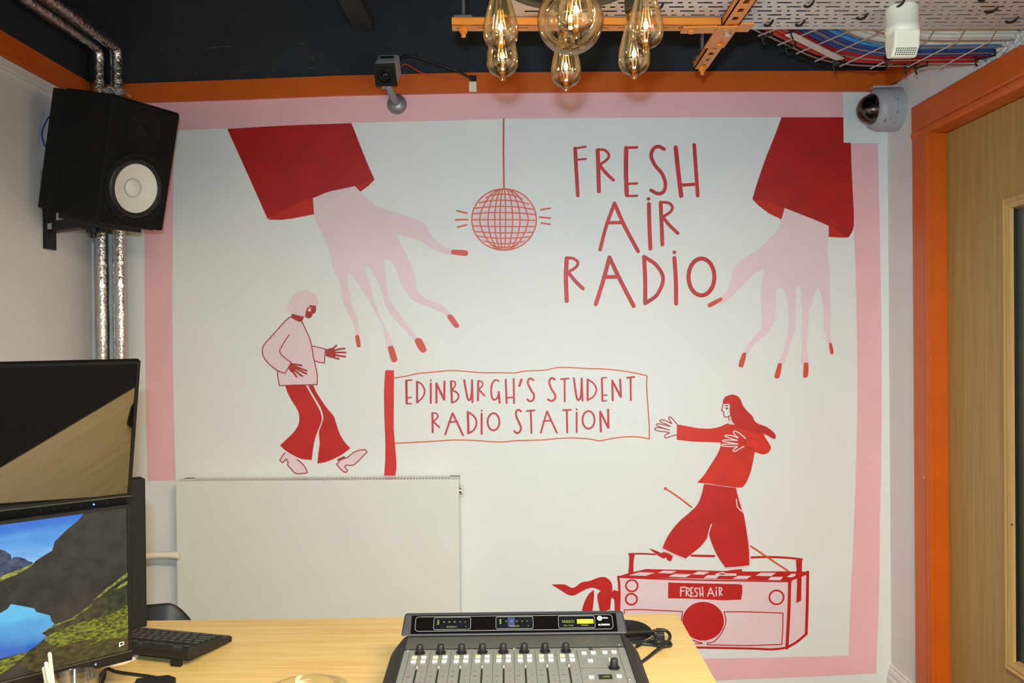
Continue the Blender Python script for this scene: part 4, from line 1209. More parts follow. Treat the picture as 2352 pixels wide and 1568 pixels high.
cb = MB().tube([pl(128, 256, 0, XL + .03), pl(110, 272, 0, XL + .012), pl(97, 302, 0, XL + .006), pl(99, 324, 0, XL + .008), pl(106, 338, 0, XL + .02), pl(120, 346, 0, XL + .04)], .0028, 6)
tag(cb.build('speaker_cable', M['blue_cable'], smooth=True), 'thin dark blue cable looping behind the black loudspeaker', 'cable')

# bracket
ctr = FC - Rs @ Vector((0, -SD / 2, 0))
bot = ctr + Rs @ Vector((.0, .02, -SH / 2))
wp = pl(109, 548, 0, XL)
br = thing('speaker_bracket', 'black metal wall bracket holding the loudspeaker from below', 'bracket', (XL, wp.y, bot.z - .06))
zb = pl(110, 573, 0, XL).z
MB().lo_hi((XL, wp.y - .028, zb), (XL + .016, wp.y + .028, zb + .26)).build('wall_plate', M['blk_plastic'], br, bevel=.002)
za = pl(150, 527, 0, XL + .03).z
a0, a1 = Vector((XL + .012, wp.y, za)), Vector((bot.x + .0, bot.y - .02, za))
d = (a1 - a0)
d.z = 0
L = d.length
d.normalize()
s_ = Vector((-d.y, d.x, 0))
MB().prism([(0, -.02), (L, -.02), (L, .02), (0, .02)], lambda a, b, c: a0 + d * a + s_ * b + Vector((0, 0, c)), -.017, .017).build('arm', M['blk_plastic'], br, bevel=.002)
MB().cyl(a1 + Vector((0, 0, -.035)), a1 + Vector((0, 0, .035)), .022, n=18).cyl(a1 + Vector((0, 0, -.052)), a1 + Vector((0, 0, -.03)), .009, n=12).build('pivot_knob', M['blk_plastic'], br, smooth=True)
pm = Matrix.Rotation(rz, 3, 'Z') @ Matrix.Rotation(tilt, 3, 'X')
MB().box(bot + pm @ Vector((0, -.02, -.012)), (.16, .20, .014), pm).box(bot + pm @ Vector((0, .02, -.026)), (.05, .08, .03), pm).build('cradle', M['blk_plastic'], br, bevel=.002)
lb = pl(129, 530, 0, XL + .03)
nn = -s_ if (-s_).dot(CAM - a0) > 0 else s_
c0 = a0 + d * .022 + nn * .0206
MB().prism([(-.016, -.010), (.016, -.010), (.016, .010), (-.016, .010)], lambda a, b, c: c0 + d * a + Vector((0, 0, b)) + nn * c, -.0006, .0006).build('sticker', M['grey_plastic'], br)

# crumpled foil on top of the loudspeaker
m = MB()
random.seed(3)
top = pl(262, 209, 1, 2.72)
N = 9
g = []
for i in range(N):
    for j in range(4):
        g.append(top + Vector(((i - 4) * .0085, (j - 1.5) * .02 + (i - 4) * .006, .006 * math.sin(i * 1.9 + j) + random.uniform(-.004, .004) - abs(i - 4) * .0006)))
fs = [(i * 4 + j, (i + 1) * 4 + j, (i + 1) * 4 + j + 1, i * 4 + j + 1) for i in range(N - 1) for j in range(3)]
m.add(g, fs)
fo = m.build('foil_scrap', M['tray'])
so = fo.modifiers.new('thick', 'SOLIDIFY')
so.thickness = .0016
tag(fo, 'crumpled silver foil scrap lying on top of the loudspeaker', 'foil')

# ================================================================ radiator
rl, rr, rt = onw((404, 1104), .10), onw((1054, 1092), .10), onw((700, 1096), .10)
yf = WALL_Y - .10
k = (yf) / WALL_Y
xl, xr_, zt = pl(404, 1200, 1, yf).x, pl(1055, 1200, 1, yf).x, pl(720, 1103, 1, yf).z
RAD = thing('radiator', 'large white panel radiator on the mural wall', 'radiator', ((xl + xr_) / 2, yf + .05, .16))
MB().lo_hi((xl, yf, .16), (xr_, yf + .012, zt)).build('front_panel', M['radiator'], RAD, bevel=.004)
MB().lo_hi((xl + .01, yf + .078, .17), (xr_ - .01, yf + .088, zt - .01)).build('rear_panel', M['radiator'], RAD, bevel=.003)
for x in (xl + .001, xr_ - .004):
    MB().lo_hi((x, yf + .006, .18), (x + .003, yf + .085, zt - .006)).build('side_panel', M['radiator'], RAD)
m = MB().lo_hi((xl + .002, yf + .004, zt - .006), (xr_ - .002, yf + .016, zt - .001)).lo_hi((xl + .002, yf + .072, zt - .006), (xr_ - .002, yf + .086, zt - .001)).lo_hi((xl + .002, yf + .004, zt - .006), (xl + .04, yf + .086, zt - .001)).lo_hi((xr_ - .04, yf + .004, zt - .006), (xr_ - .002, yf + .086, zt - .001))
x = xl + .04
while x < xr_ - .04:
    m.lo_hi((x, yf + .016, zt - .005), (x + .0065, yf + .072, zt - .0015))
    x += .0115
m.build('top_grille', M['radiator'], RAD)
MB().lo_hi((xl + .01, yf + .014, zt - .03), (xr_ - .01, yf + .076, zt - .025)).build('inner_shade', M['grey_plastic'], RAD)
vz = zt - .045
MB().cyl((xr_ - .01, yf + .02, vz), (xr_ + .008, yf + .02, vz), .012, n=14).build('bleed_valve', M['zinc'], RAD, smooth=True)
MB().lo_hi((xr_ + .002, yf + .03, vz - .014), (xr_ + .014, yf + .056, vz + .014)).build('valve_cap', M['cream'], RAD, bevel=.003)
q = pl(397, 1398, 1, yf + .03)
MB().lo_hi((xl - .035, yf + .02, q.z - .03), (xl + .004, yf + .05, q.z + .004)).build('lower_valve', M['cream'], RAD, bevel=.006)
a = pl(405, 1274, 1, yf - .012)
tag(MB().tube([(XL + .01, yf - .02, a.z - .012), (-1.42, yf - .022, a.z - .010), (-1.33, yf - .016, a.z + .0), (a.x - .01, yf - .014, a.z)], .0115, 14).cyl((a.x - .012, yf - .014, a.z), (a.x + .012, yf - .014, a.z - .002), .0135, n=14).build('cream_pipe', M['cream'], smooth=True),
    'short cream pipe ending in front of the left edge of the radiator', 'pipe')

# ================================================================ table
tl = pl(300, 1425, 2, DESK)
TR, TF, TN, TL = .366, 1.925, 1.05, -1.45
tb = thing('table', 'beech laminate table carrying the mixing console and keyboard', 'table', (-.5, 1.45, 0))
fy = lambda x: 1.906 + (x + .9) * .0195
m = MB()
m.prism([(TL, TN), (TR, TN), (TR, fy(TR)), (TL, fy(TL))], lambda a, b, d: Vector((a, b, d)), DESK - .025, DESK)
m.build('tabletop', M['table'], tb, bevel=.0025)
for x, y in ((TL + .06, TN + .06), (TR - .06, TN + .06), (TR - .06, 1.84), (TL + .06, 1.84)):
    MB().lo_hi((x - .025, y - .025, .0), (x + .025, y + .025, DESK - .025)).build('leg', M['grey_metal'], tb, bevel=.003)
MB().lo_hi((TL + .08, 1.82, DESK - .075), (TR - .08, 1.85, DESK - .025)).build('apron', M['grey_metal'], tb)

# ================================================================ chair behind the table
cx, cy = -1.05, 2.075
ch = thing('chair', 'black chair whose curved back rises just behind the far table edge', 'chair', (cx, cy + .22, 0), (0, 0, 0))
ct = .712
m = MB()
nn_, rows = 72, []
for i in range(nn_ + 1):
    u = -1 + 2 * i / nn_
    e = 1 - abs(u) ** 5
    x = cx + .243 * u
    y = cy + .05 * u * u
    zt_ = ct - .004 * (1 - u) - .13 * max(0, abs(u) - .62) ** 1.8 / .38 ** 1.8
    rows.append((x, y, zt_))
vs = []
for x, y, z in rows:
    vs += [Vector((x, y - .011, .47)), Vector((x, y - .008, z - .008)), Vector((x, y, z)), Vector((x, y + .008, z - .008)), Vector((x, y + .013, .47))]
m.add(vs, [(i * 5 + j, (i + 1) * 5 + j, (i + 1) * 5 + j + 1, i * 5 + j + 1) for i in range(nn_) for j in range(4)] + [(0, 1, 2, 3, 4), tuple(nn_ * 5 + j for j in (4, 3, 2, 1, 0))])
m.build('backrest', M['blk_plastic'], ch, smooth=True)
MB().lo_hi((cx - .21, cy - .0, .43), (cx + .21, cy + .42, .465)).build('seat', M['blk_plastic'], ch, bevel=.012)
for sx in (-1, 1):
    for dy in (.03, .38):
        MB().cyl((cx + sx * .17, cy + dy, .43), (cx + sx * .20, cy + dy + (.02 if dy > .1 else -.02), 0), .0115, n=12).build('leg', M['grey_metal'], ch, smooth=True)
    MB().cyl((cx + sx * .15, cy + .01, .43), (cx + sx * .15, cy + .006, .56), .010, n=12).build('back_support', M['grey_metal'], ch, smooth=True)

# ================================================================ monitors
AZ = math.radians(42)                                  # local X runs along the screen towards its right end
MWD, MHT = .500, .283
UX = Vector((math.cos(AZ), math.sin(AZ), 0))
NF = Vector((math.sin(AZ), -math.cos(AZ), 0))          # out of the screen


def monitor(label, rb, tilt, screen_m, chin=.018, led=True, az=AZ, back=True, dims=None):
    """rb = lower right front corner (world); local origin there, -Y out of the screen, X to the right"""
    w, h = dims or (MWD, MHT)
    o = thing('monitor', label, 'monitor', rb, (tilt, 0, az))
    b = .0055
    m = MB()
    m.lo_hi((-w, 0, 0), (0, .012, h))
    m.build('casing', M['bezel'], o, local=True, bevel=.002)
    m = MB().lo_hi((-w, -.0035, h - b), (0, 0, h)).lo_hi((-b, -.0035, chin), (0, 0, h - b)).lo_hi((-w, -.0035, chin), (-w + b, 0, h - b))
    m.build('bezel', M['bezel'], o, local=True)
    m = MB().lo_hi((-w, -.006, 0), (0, 0, chin))
    cn = m.build('lower_bezel', M['bezel'], o, local=True, bevel=.001)
    MB().lo_hi((-w, -.0068, chin - .0012), (0, -.0055, chin + .0002)).build('bezel_edge', M['edge_pale'], cn, local=True)  # paler strip along the top of the lower bezel
    if led:
        MB().cyl((-.062, -.0075, chin * .5), (-.062, -.0058, chin * .5), .0016, n=10).build('power_light', M['led_blue'], cn, local=True)
        for k in range(5):
            x = -.040 if k == 0 else -.062 - .021 * k
            MB().cyl((x, -.0068, chin * .5), (x, -.0058, chin * .5), .0024, n=12).build('button', M['blk_matt'], cn, local=True)
    MB().lo_hi((-w + b, -.0012, chin), (-b, -.0002, h - b)).build('screen', screen_m, o, local=True)
    if back:
        m = MB().prism([(-w + .05, .03), (-.05, .03), (-.05, h - .03), (-w + .05, h - .03)], lambda a, c, d: Vector((a, d, c)), .012, .034)
        m.build('back_shell', M['blk_matt'], o, local=True, bevel=.006)
    return o


rb1 = pl(302, 1513, 1, 1.50)
mon1 = monitor('lower of the two stacked black monitors, showing a mountain lake picture', rb1, math.radians(0), M['screen_off'])
rb2 = rb1 - NF * .018 + UX * .006 + Vector((0, 0, MHT - .001))
mon2 = monitor('upper of the two stacked black monitors, dark screen tilted down', rb2, math.radians(18.5), M['screen_off'], az=math.radians(38), dims=(MWD, .278))

# picture shown on the lower monitor
CW_ = crop(0, 1130, .27923)
Rm = Matrix.Rotation(AZ, 3, 'Z')


def on_screen(p, layer):
    q = CW_(p)
    d = ray(*q)
    n = Rm @ Vector((0, -1, 0))
    o = rb1 + n * (.0014 + layer * .00012)
    t = (o - CAM).dot(n) / d.dot(n)
    v = Rm.transposed() @ (CAM + d * t - rb1)
    v.x = min(max(v.x, -MWD + .0056), -.0056)
    v.z = min(max(v.z, .0182), MHT - .0056)
    return v


def screen_mat(name, c1, c2, scale=6, stretch=(1, 1, 1), st=.9, detail=6, grad=None):
    m = bpy.data.materials.new(name)
    m.use_nodes = True
    nt = m.node_tree
    b = nt.nodes['Principled BSDF']
    b.inputs['Base Color'].default_value = (.006, .006, .006, 1)
    b.inputs['Roughness'].default_value = .12
    b.inputs['Specular IOR Level'].default_value = .22
    tc = nt.nodes.new('ShaderNodeTexCoord')
    mp = nt.nodes.new('ShaderNodeMapping')
    mp.inputs['Scale'].default_value = stretch
    nz = nt.nodes.new('ShaderNodeTexNoise')
    nz.inputs['Scale'].default_value = scale
    nz.inputs['Detail'].default_value = detail
    cr = nt.nodes.new('ShaderNodeValToRGB')
    nt.links.new(tc.outputs['Object'], mp.inputs[0])
    nt.links.new(mp.outputs[0], nz.inputs['Vector'])
    fac = nz.outputs['Fac']
    cr.color_ramp.elements[0].position, cr.color_ramp.elements[1].position = .38, .64
    cr.color_ramp.elements[0].color, cr.color_ramp.elements[1].color = rgb(c1), rgb(c2)
    if grad:                                           # [(height 0..1, colour)] picture colours from low to high
        sx = nt.nodes.new('ShaderNodeSeparateXYZ')
        nt.links.new(tc.outputs['Object'], sx.inputs[0])
        mr = nt.nodes.new('ShaderNodeMapRange')
        mr.inputs['From Min'].default_value, mr.inputs['From Max'].default_value = 0, MHT
        nt.links.new(sx.outputs['Z'], mr.inputs[0])
        ma = nt.nodes.new('ShaderNodeMath')
        ma.operation = 'MULTIPLY_ADD'
        nt.links.new(fac, ma.inputs[0])
        ma.inputs[1].default_value = .30
        ad = nt.nodes.new('ShaderNodeMath')
        ad.operation = 'SUBTRACT'
        nt.links.new(mr.outputs[0], ad.inputs[0])
        ad.inputs[1].default_value = .15
        nt.links.new(ad.outputs[0], ma.inputs[2])
        fac = ma.outputs[0]
        el = cr.color_ramp.elements
        el[0].position, el[0].color = grad[0][0], rgb(grad[0][1])
        el[1].position, el[1].color = grad[-1][0], rgb(grad[-1][1])
        for p, c in grad[1:-1]:
            e = el.new(p)
            e.color = rgb(c)
    nt.links.new(fac, cr.inputs[0])
    nt.links.new(cr.outputs[0], b.inputs['Emission Color'])
    b.inputs['Emission Strength'].default_value = st
    return m


SM = [screen_mat('picture mountain', (44, 42, 40), (60, 58, 54), 40),
      screen_mat('picture sky', None or (60, 130, 230), (190, 225, 250), 9, (1, 1, 6), grad=[(.60, (238, 240, 246)), (.70, (176, 218, 250)), (.82, (104, 178, 246)), (.98, (52, 122, 222))]),
      screen_mat('picture lake', (40, 110, 200), (110, 210, 250), 5, (1, 1, 5), grad=[(.06, (150, 190, 225)), (.14, (60, 110, 190)), (.24, (46, 108, 205)), (.40, (110, 205, 250))]),
      screen_mat('picture far hills', (44, 56, 84), (84, 96, 126), 110),
      screen_mat('picture grass', (52, 62, 20), (150, 156, 44), 120, (1, 1, 2.4)),
      screen_mat('picture dark grass', (58, 52, 28), (92, 82, 40), 90, (1, 1, 2)),
      screen_mat('picture slope', (40, 42, 32), (72, 76, 48), 90),
      screen_mat('picture bright grass', (96, 104, 40), (176, 178, 84), 140)]
SP = MB()


def pic(pts, layer, mi, smooth=True):
    P = [on_screen(p, layer) for p in pts]
    if smooth:
        P = spline3(P, 4, True)
    for v in P:
        v.x = min(max(v.x, -MWD + .0056), -.0056)
        v.z = min(max(v.z, .0182), MHT - .0056)
    SP.add(P, [tuple(t) for t in tessellate_polygon([[Vector((p.x, p.z, 0)) for p in P]])], mi)


FARX = -900
pic([(FARX, -100), (1100, -100), (1100, 1500), (FARX, 1900)], 0, 0, False)
pic([(FARX, 60), (0, 100), (720, 120), (690, 160), (640, 235), (560, 300), (450, 405), (430, 480), (380, 510), (300, 560), (270, 590), (120, 650), (0, 690), (FARX, 800)], 1, 1, False)
pic([(100, 545), (150, 533), (200, 545), (230, 565), (270, 585), (150, 650), (100, 650)], 2, 3)
pic([(FARX, 500), (-60, 480), (0, 470), (40, 482), (85, 510), (100, 560), (112, 620), (140, 640), (0, 700), (FARX, 900)], 3, 3, False)
pic([(FARX, 800), (0, 705), (130, 648), (200, 612), (300, 600), (300, 700), (0, 800), (FARX, 900)], 4, 0, False)
pic([(0, 700), (60, 670), (140, 640), (270, 590), (235, 620), (130, 680), (60, 705), (0, 735)], 5, 7)
pic([(FARX, 1150), (-60, 1010), (0, 995), (60, 960), (90, 920), (180, 935), (280, 955), (300, 985), (410, 1012), (425, 1060), (450, 1085), (400, 1120), (345, 1160), (385, 1185), (300, 1260), (230, 1310), (100, 1345), (0, 1370), (FARX, 1560)], 1, 2, False)
pic([(1100, 640), (960, 730), (880, 790), (800, 860), (760, 920), (640, 1000), (450, 1090), (345, 1160), (400, 1190), (640, 1085), (860, 1025), (1100, 940)], 2, 6, False)
for pts in ([(1100, 648), (960, 728), (880, 788), (800, 862), (770, 890), (830, 852), (900, 795), (970, 745), (1100, 680)], [(760, 918), (640, 1000), (600, 1032), (700, 975)], [(610, 1032), (450, 1090), (360, 1150), (440, 1108), (600, 1044)], [(1100, 720), (980, 770), (890, 850), (930, 815), (1100, 745)]):
    pic(pts, 3, 7)
pic([(1100, 930), (980, 970), (860, 1020), (760, 1040), (640, 1080), (520, 1120), (400, 1180), (370, 1215), (440, 1262), (520, 1262), (600, 1235), (740, 1210), (900, 1200), (1100, 1160)], 4, 4)
pic([(1100, 1130), (900, 1190), (740, 1205), (600, 1230), (520, 1255), (440, 1262), (380, 1215), (230, 1320), (150, 1420), (300, 1500), (1100, 1320)], 3, 5, False)
pic([(900, 1180), (800, 1215), (730, 1255), (800, 1235), (905, 1200)], 5, 4)
pic([(FARX, 1600), (0, 1385), (100, 1352), (230, 1312), (200, 1350), (120, 1420), (0, 1500), (FARX, 1800)], 4, 4, False)
scr = SP.build('picture', SM, mon1, local=True, fix=False)
for p in scr.data.polygons:
    if p.normal.y > 0:
        p.flip()
ic = MB()
p0 = on_screen((1000, 1248), 8)
for dx, dz, sx_, sz_ in ((0, .003, .0085, .0012), (0, -.002, .0085, .0012), (-.0037, .0005, .0012, .006), (.0037, .0005, .0012, .006), (-.003, -.0035, .002, .002)):
    ic.box(p0 + Vector((dx, 0, dz)), (sx_, .0002, sz_))
ic.build('tray_icon', M['print_white'], mon1, local=True)

# third monitor, back to back with the lower one, seen from its right end
rb3 = pl(330, 1432, 1, 1.60)
mon3 = thing('monitor', 'third black monitor turned away, only its side showing behind the other two', 'monitor', rb3, (0, 0, AZ))
MB().lo_hi((-.49, -.022, 0), (0, -.004, .286)).build('casing', M['blk_matt'], mon3, local=True, bevel=.003)
MB().lo_hi((-.49, -.004, 0), (0, .010, .286)).build('bezel', M['bezel'], mon3, local=True, bevel=.002)
MB().lo_hi((-.482, .0098, .018), (-.008, .0108, .278)).build('screen', M['screen_off'], mon3, local=True)

# stand holding the stack (behind the screens)
sb = rb1 - UX * .27 - NF * .085
st = thing('monitor_stand', 'black pole stand behind the stacked monitors', 'stand', (sb.x, sb.y, DESK))
MB().lathe([(0, 0), (.11, 0), (.11, .006), (.105, .010), (.0, .012)], (sb.x, sb.y, DESK), n=36).build('base', M['blk_matt'], st, smooth=True)
MB().cyl((sb.x, sb.y, DESK + .01), (sb.x, sb.y, DESK + .62), .018, n=20).build('pole', M['blk_matt'], st, smooth=True)
for z, o_ in ((rb1.z + .14, .05), (rb2.z + .14, .085)):
    MB().cyl(Vector((sb.x, sb.y, z)), Vector((sb.x, sb.y, z)) + NF * o_, .014, n=14).build('arm', M['blk_matt'], st, smooth=True)
a3 = rb3 - UX * .27 - NF * .0
MB().cyl(Vector((sb.x, sb.y, rb1.z + .12)), Vector((a3.x, a3.y, rb1.z + .12)) + NF * .022, .012, n=14).build('arm', M['blk_matt'], st, smooth=True)

# ================================================================ keyboard (its back edge and feet towards the camera)
kn = pl(433.6, 1490, 2, DESK + .040)
kd = (pl(524, 1456, 2, DESK + .018) - kn)
LK = .147
yaw = math.atan2(kd.y, kd.x) - math.pi / 2
yaw = (yaw + math.radians(-17.5)) / 2
kb = thing('keyboard', 'black keyboard lying on the table behind the lower monitor, its feet towards the camera', 'keyboard', (kn.x, kn.y, DESK), (0, 0, yaw))
WK = .442
z0, z1 = .038, .016                                    # top height near / far
slope = (z1 - z0) / LK
top = lambda x, y, d=0: Vector((x, y, z0 + slope * y + d))
m = MB()
m.prism([(0, z0 - .020), (0, z0 - .002), (.003, z0), (LK - .004, z1), (LK, z1 - .004), (LK - .001, z1 - .014)], lambda a, b, d: Vector((d, a, b)), -WK, 0)
m.build('case', M['kb'], kb, local=True, bevel=.002)
for x in (-.035, -WK + .035):
    MB().lo_hi((x - .011, .004, 0), (x + .011, .014, z0 - .012)).build('foot', M['blk_plastic'], kb, local=True, bevel=.001)
MB().lo_hi((-WK + .02, LK - .02, 0), (-.02, LK - .006, .004)).build('front_pad', M['blk_rubber'], kb, local=True)
U = .0186


def keycap(x0, x1, y0, y1):
    """x measured leftwards from the right end of the case"""
    g_ = .0014
    a, b, c, d = -x1 + g_, -x0 - g_, y0 + g_ * .8, y1 - g_ * .8
    t = .0022
    h = .0038
    vs = [top(a, c, -.001), top(b, c, -.001), top(b, d, -.001), top(a, d, -.001), top(a + t, c + t * .7, h), top(b - t, c + t * .7, h), top(b - t, d - t * .9, h), top(a + t, d - t * .9, h)]
    MB().add(vs, [(3, 2, 1, 0), (4, 5, 6, 7), (0, 1, 5, 4), (1, 2, 6, 5), (2, 3, 7, 6), (3, 0, 4, 7)]).build('key', M['key'], kb, local=True)


x0 = .0085
ys = [.0125] + [.0365 + .0182 * k for k in range(6)]
rows_ = [[1, -1, 1, 1, 1, 1, -.5, 1, 1, 1, 1, -.5, 1, 1, 1, 1, -.4, 1, 1, 1],
         [1] * 13 + [2, -.4, 1, 1, 1], [1.5] + [1] * 12 + [1.5, -.4, 1, 1, 1], [1.75] + [1] * 11 + [2.25], [2.25] + [1] * 10 + [2.75, -1.4, 1], [1.25, 1.25, 1.25, 6.25, 1.25, 1.25, 1.25, 1.25, -.4, 1, 1, 1]]
for i, r_ in enumerate(rows_):
    x = x0
    y0 = ys[i] if i else .010
    for k in r_:
        if k > 0:
            keycap(x, x + k * U, y0, y0 + (.0125 if i == 0 else .0182))
        x += abs(k) * U

# ================================================================ small things on the table
q = pl(171, 1553, 1, 1.36)
cup = thing('plastic_cup', 'clear plastic cup standing in front of the lower monitor', 'cup', (q.x, q.y, DESK))
hc = q.z - DESK
MB().lathe([(0, .001), (.026, .001), (.028, .004), (.037, hc - .003), (.0385, hc - .001), (.0385, hc), (.0375, hc), (.036, hc - .003), (.027, .006), (0, .004)], (q.x, q.y, DESK), n=40).build('cup_wall', M['clear'], cup, smooth=True)
M['stick'] = mat('white paper stick', (214, 214, 188), .5, var=.03, scale=30)
for k, (tip, base, dep, lab) in enumerate((((113.5, 1497), (125, 1600), 1.355, 'tallest of the three pale sticks in the plastic cup'), ((105, 1519), (124, 1620), 1.35, 'middle one of the three pale sticks in the plastic cup'), ((100, 1530), (116, 1620), 1.362, 'shortest of the three pale sticks in the plastic cup'))):
    a, b = pl(*tip, 1, dep), pl(*base, 1, dep)
    d = (b - a).normalized()
    L = min((a.z - DESK - .006) / -d.z, .16)
    e = a + d * L
    MB_ = MB().tube([e, a - (a - e).normalized() * .004, a - (a - e).normalized() * .0012, a], [.0031, .0031, .0026, .0008], 12, smooth=False)
    tag(MB_.build('stick', M['stick'], smooth=True), lab, 'stick', 'sticks in the cup')
q = Vector((-.372, 1.42, DESK))
bl = MB().lathe([(0, .001), (.045, .001), (.05, .004), (.068, .034), (.073, .040), (.0765, .0405), (.0765, .042), (.071, .042), (.066, .035), (.048, .006), (0, .004)], q, n=56)
tag(bl.build('plastic_bowl', M['clear'], smooth=True), 'clear plastic bowl on the table left of the console, only its rim in view', 'bowl')
q = pl(258, 1514, 2, DESK)
M['disc'] = mat('white card disc', (236, 228, 206), .5, var=.02, scale=20)
MB_ = MB().lathe([(0, 0), (.048, 0), (.05, .002), (.05, .006), (.048, .008), (0, .008)], q, n=44)
tag(MB_.build('white_coaster', M['disc'], smooth=True), 'round white coaster on the table under the lower monitor', 'coaster')


def tabletop(p, h=.004):
    return pl(p[0], p[1], 2, DESK + h)


CX = crop(60, 1480, .17007)
on_t = lambda pts, h: [tabletop(CX(p), h) for p in pts]
hang = rb1 - UX * .062 + Vector((0, .0, .006))
p_ = on_t([(1080, 330), (1200, 360), (1320, 382), (1500, 405), (1680, 430), (1820, 460), (1920, 495), (1990, 530), (2030, 580), (2040, 640)], .004)
tag(MB().tube([rb1 - UX * .068 - NF * .004 + Vector((0, 0, .004)), rb1 - UX * .06 + Vector((0, 0, -.03))] + p_, .003, 8).build('black_cable', M['blk_rubber'], smooth=True), 'black cable running right across the table from under the lower monitor', 'cable', 'black cables under the lower monitor')
p_ = on_t([(1045, 360), (1060, 410), (1045, 470), (1015, 530), (990, 600)], .004)
tag(MB().tube([rb1 - UX * .072 - NF * .004 + Vector((0, 0, .004)), rb1 - UX * .068 + Vector((0, 0, -.03))] + p_, .003, 8).build('black_cable', M['blk_rubber'], smooth=True), 'black cable dropping straight from the lower monitor towards the table front', 'cable', 'black cables under the lower monitor')
a = tabletop(CX((1850, 560)), 0)
ad = MB().prism([(-.05, -.022), (.012, -.022), (.022, -.006), (.022, .006), (.008, .022), (-.05, .022)], lambda u, v, d: a + Vector((u * .96 - v * .28, u * .28 + v * .96, d)), 0, .012)
tag(ad.build('cable_adapter', M['blk_plastic'], bevel=.002), 'small black cable adapter on the table at the lower picture edge', 'adapter')

# round base, plug and cable loops right of the console
q = pl(1438, 1449, 2, DESK + .004)
q.z = DESK
rbx = MB().lathe([(0, 0), (.054, 0), (.056, .003), (.055, .008), (.050, .012), (.044, .0135), (0, .014)], q, n=48)
tag(rbx.build('round_base', M['blk_matt'], smooth=True), 'round flat black base behind the right end of the console', 'stand base')
CY = crop(1380, 1380, .12755)
a, b = tabletop(CY((1068, 480)), .012), tabletop(CY((1078, 745)), .012)
pg = thing('cable_plug', 'flat black plug lying on the table among the black cable loops', 'plug', (a.x, a.y, DESK))
for z_, p0_, p1_, wdt in (('plug_tip', a, a.lerp(b, .46), .0085), ('plug_body', a.lerp(b, .485), b, .0088)):
    dd = (p1_ - p0_).normalized()
    ss = Vector((-dd.y, dd.x, 0))
    MB().prism([(0, -wdt), ((p1_ - p0_).length, -wdt), ((p1_ - p0_).length, wdt), (0, wdt)], lambda u, v, d: p0_ + dd * u + ss * v + Vector((0, 0, d)), -.012, 0).build(z_, M['blk_plastic'], pg, bevel=.0015)
ty = lambda pts: [tabletop(CY((p[0], p[1])), p[2]) for p in pts]
tag(MB().tube(ty([(330, 575, .03), (600, 562, .026), (880, 548, .022), (1010, 530, .022), (1140, 522, .022), (1225, 575, .018), (1245, 655, .013), (1195, 745, .013), (1080, 830, .012), (960, 920, .008), (850, 1015, .004), (700, 1120, .004)]), .0034, 8).build('looped_cable', M['blk_rubber'], smooth=True),
    'black cable in a wide loop over the plug right of the console', 'cable', 'looped cables right of the console')
tag(MB().tube(ty([(560, 640, .006), (720, 605, .008), (850, 580, .012), (930, 585, .012), (980, 625, .010), (955, 675, .008), (880, 705, .005), (780, 745, .004), (640, 820, .004)]), .0034, 8).build('looped_cable', M['blk_rubber'], smooth=True),
    'black cable in a short loop against the console cheek, left of the plug', 'cable', 'looped cables right of the console')
tag(MB().tube(ty([(560, 730, .005), (760, 765, .005), (900, 780, .004), (1100, 812, .004), (1225, 805, .004), (1262, 780, .004), (1230, 745, .005), (1130, 728, .014), (1000, 735, .014), (880, 720, .006), (760, 735, .005), (600, 700, .004)]), .0036, 8).build('looped_cable', M['blk_rubber'], smooth=True),
    'black cable folded in a flat loop around the near end of the plug', 'cable', 'looped cables right of the console')

# ================================================================ mixing console
yw = math.radians(.9)
CO = Vector((-.0095, 1.36, DESK))
con = thing('mixing_console', 'grey and black broadcast mixing console with a display bridge on the table', 'mixing console', CO, (0, 0, yw))
PZ = lambda v: .0797 + .058 * v                        # panel surface height
Q = lambda u, v, h=0: Vector((u, v, PZ(v) + h))
V0, V1 = -.20, .182                                    # panel front and rear in v
m = MB()
m.prism([(V0, .0), (V0, PZ(V0) - .03), (V0 + .01, PZ(V0)), (V1 + .02, PZ(V1)), (V1 + .02, 0)], lambda a, b, d: Vector((d, a, b)), -.199, .199)
body = m.build('body', M['console'], con, local=True)
pm_ = Matrix.Rotation(math.atan(.058), 3, 'X')
MB().box(Q(0, (V0 + .134) / 2 + .0, .0), (.396, .134 - V0 - .016, .0016), pm_).build('fader_panel', M['panel'], con, local=True, bevel=.0004)
M['panel_rear'] = mat('grey rear panel', (92, 91, 85), .4, metal=.4, var=.05, scale=30, stretch=(1, 40, 1))
MB().box(Q(0, .158, -.0006), (.398, .047, .0016), pm_).build('rear_strip', M['panel_rear'], con, local=True)
for s_ in (-1, 1):
    m = MB()
    n = 10
    prof = []
    # outline in u (outwards) and height, swept along v with a rounded far end
    pts = [(V0 - .02, .024), (.10, .0245)] + [(.112 + .068 * math.sin(a * math.pi / 20), .003 + .0215 * math.cos(a * math.pi / 20)) for a in range(0, 11)]
    vs, fs = [], []
    for v, wd in pts:
        z = PZ(v) + .004
        ring = [(.198, z), (.198 + wd * .55, z - .001), (.198 + wd, z - .012), (.198 + wd * 1.12, z - .035), (.198 + wd * 1.2, .002), (.198, .002)]
        vs += [Vector((s_ * u, v, h)) for u, h in ring]
    for i in range(len(pts) - 1):
        for k in range(6):
            fs.append((i * 6 + k, i * 6 + (k + 1) % 6, (i + 1) * 6 + (k + 1) % 6, (i + 1) * 6 + k))
    fs += [(0, 1, 2, 3, 4, 5), tuple((len(pts) - 1) * 6 + k for k in (5, 4, 3, 2, 1, 0))]
    m.add(vs, fs)
    m.build('side_cheek', M['console'], con, local=True, bevel=.004)

# thin engraved lines, strip gear
PITCH = .0372
U0 = -.1692


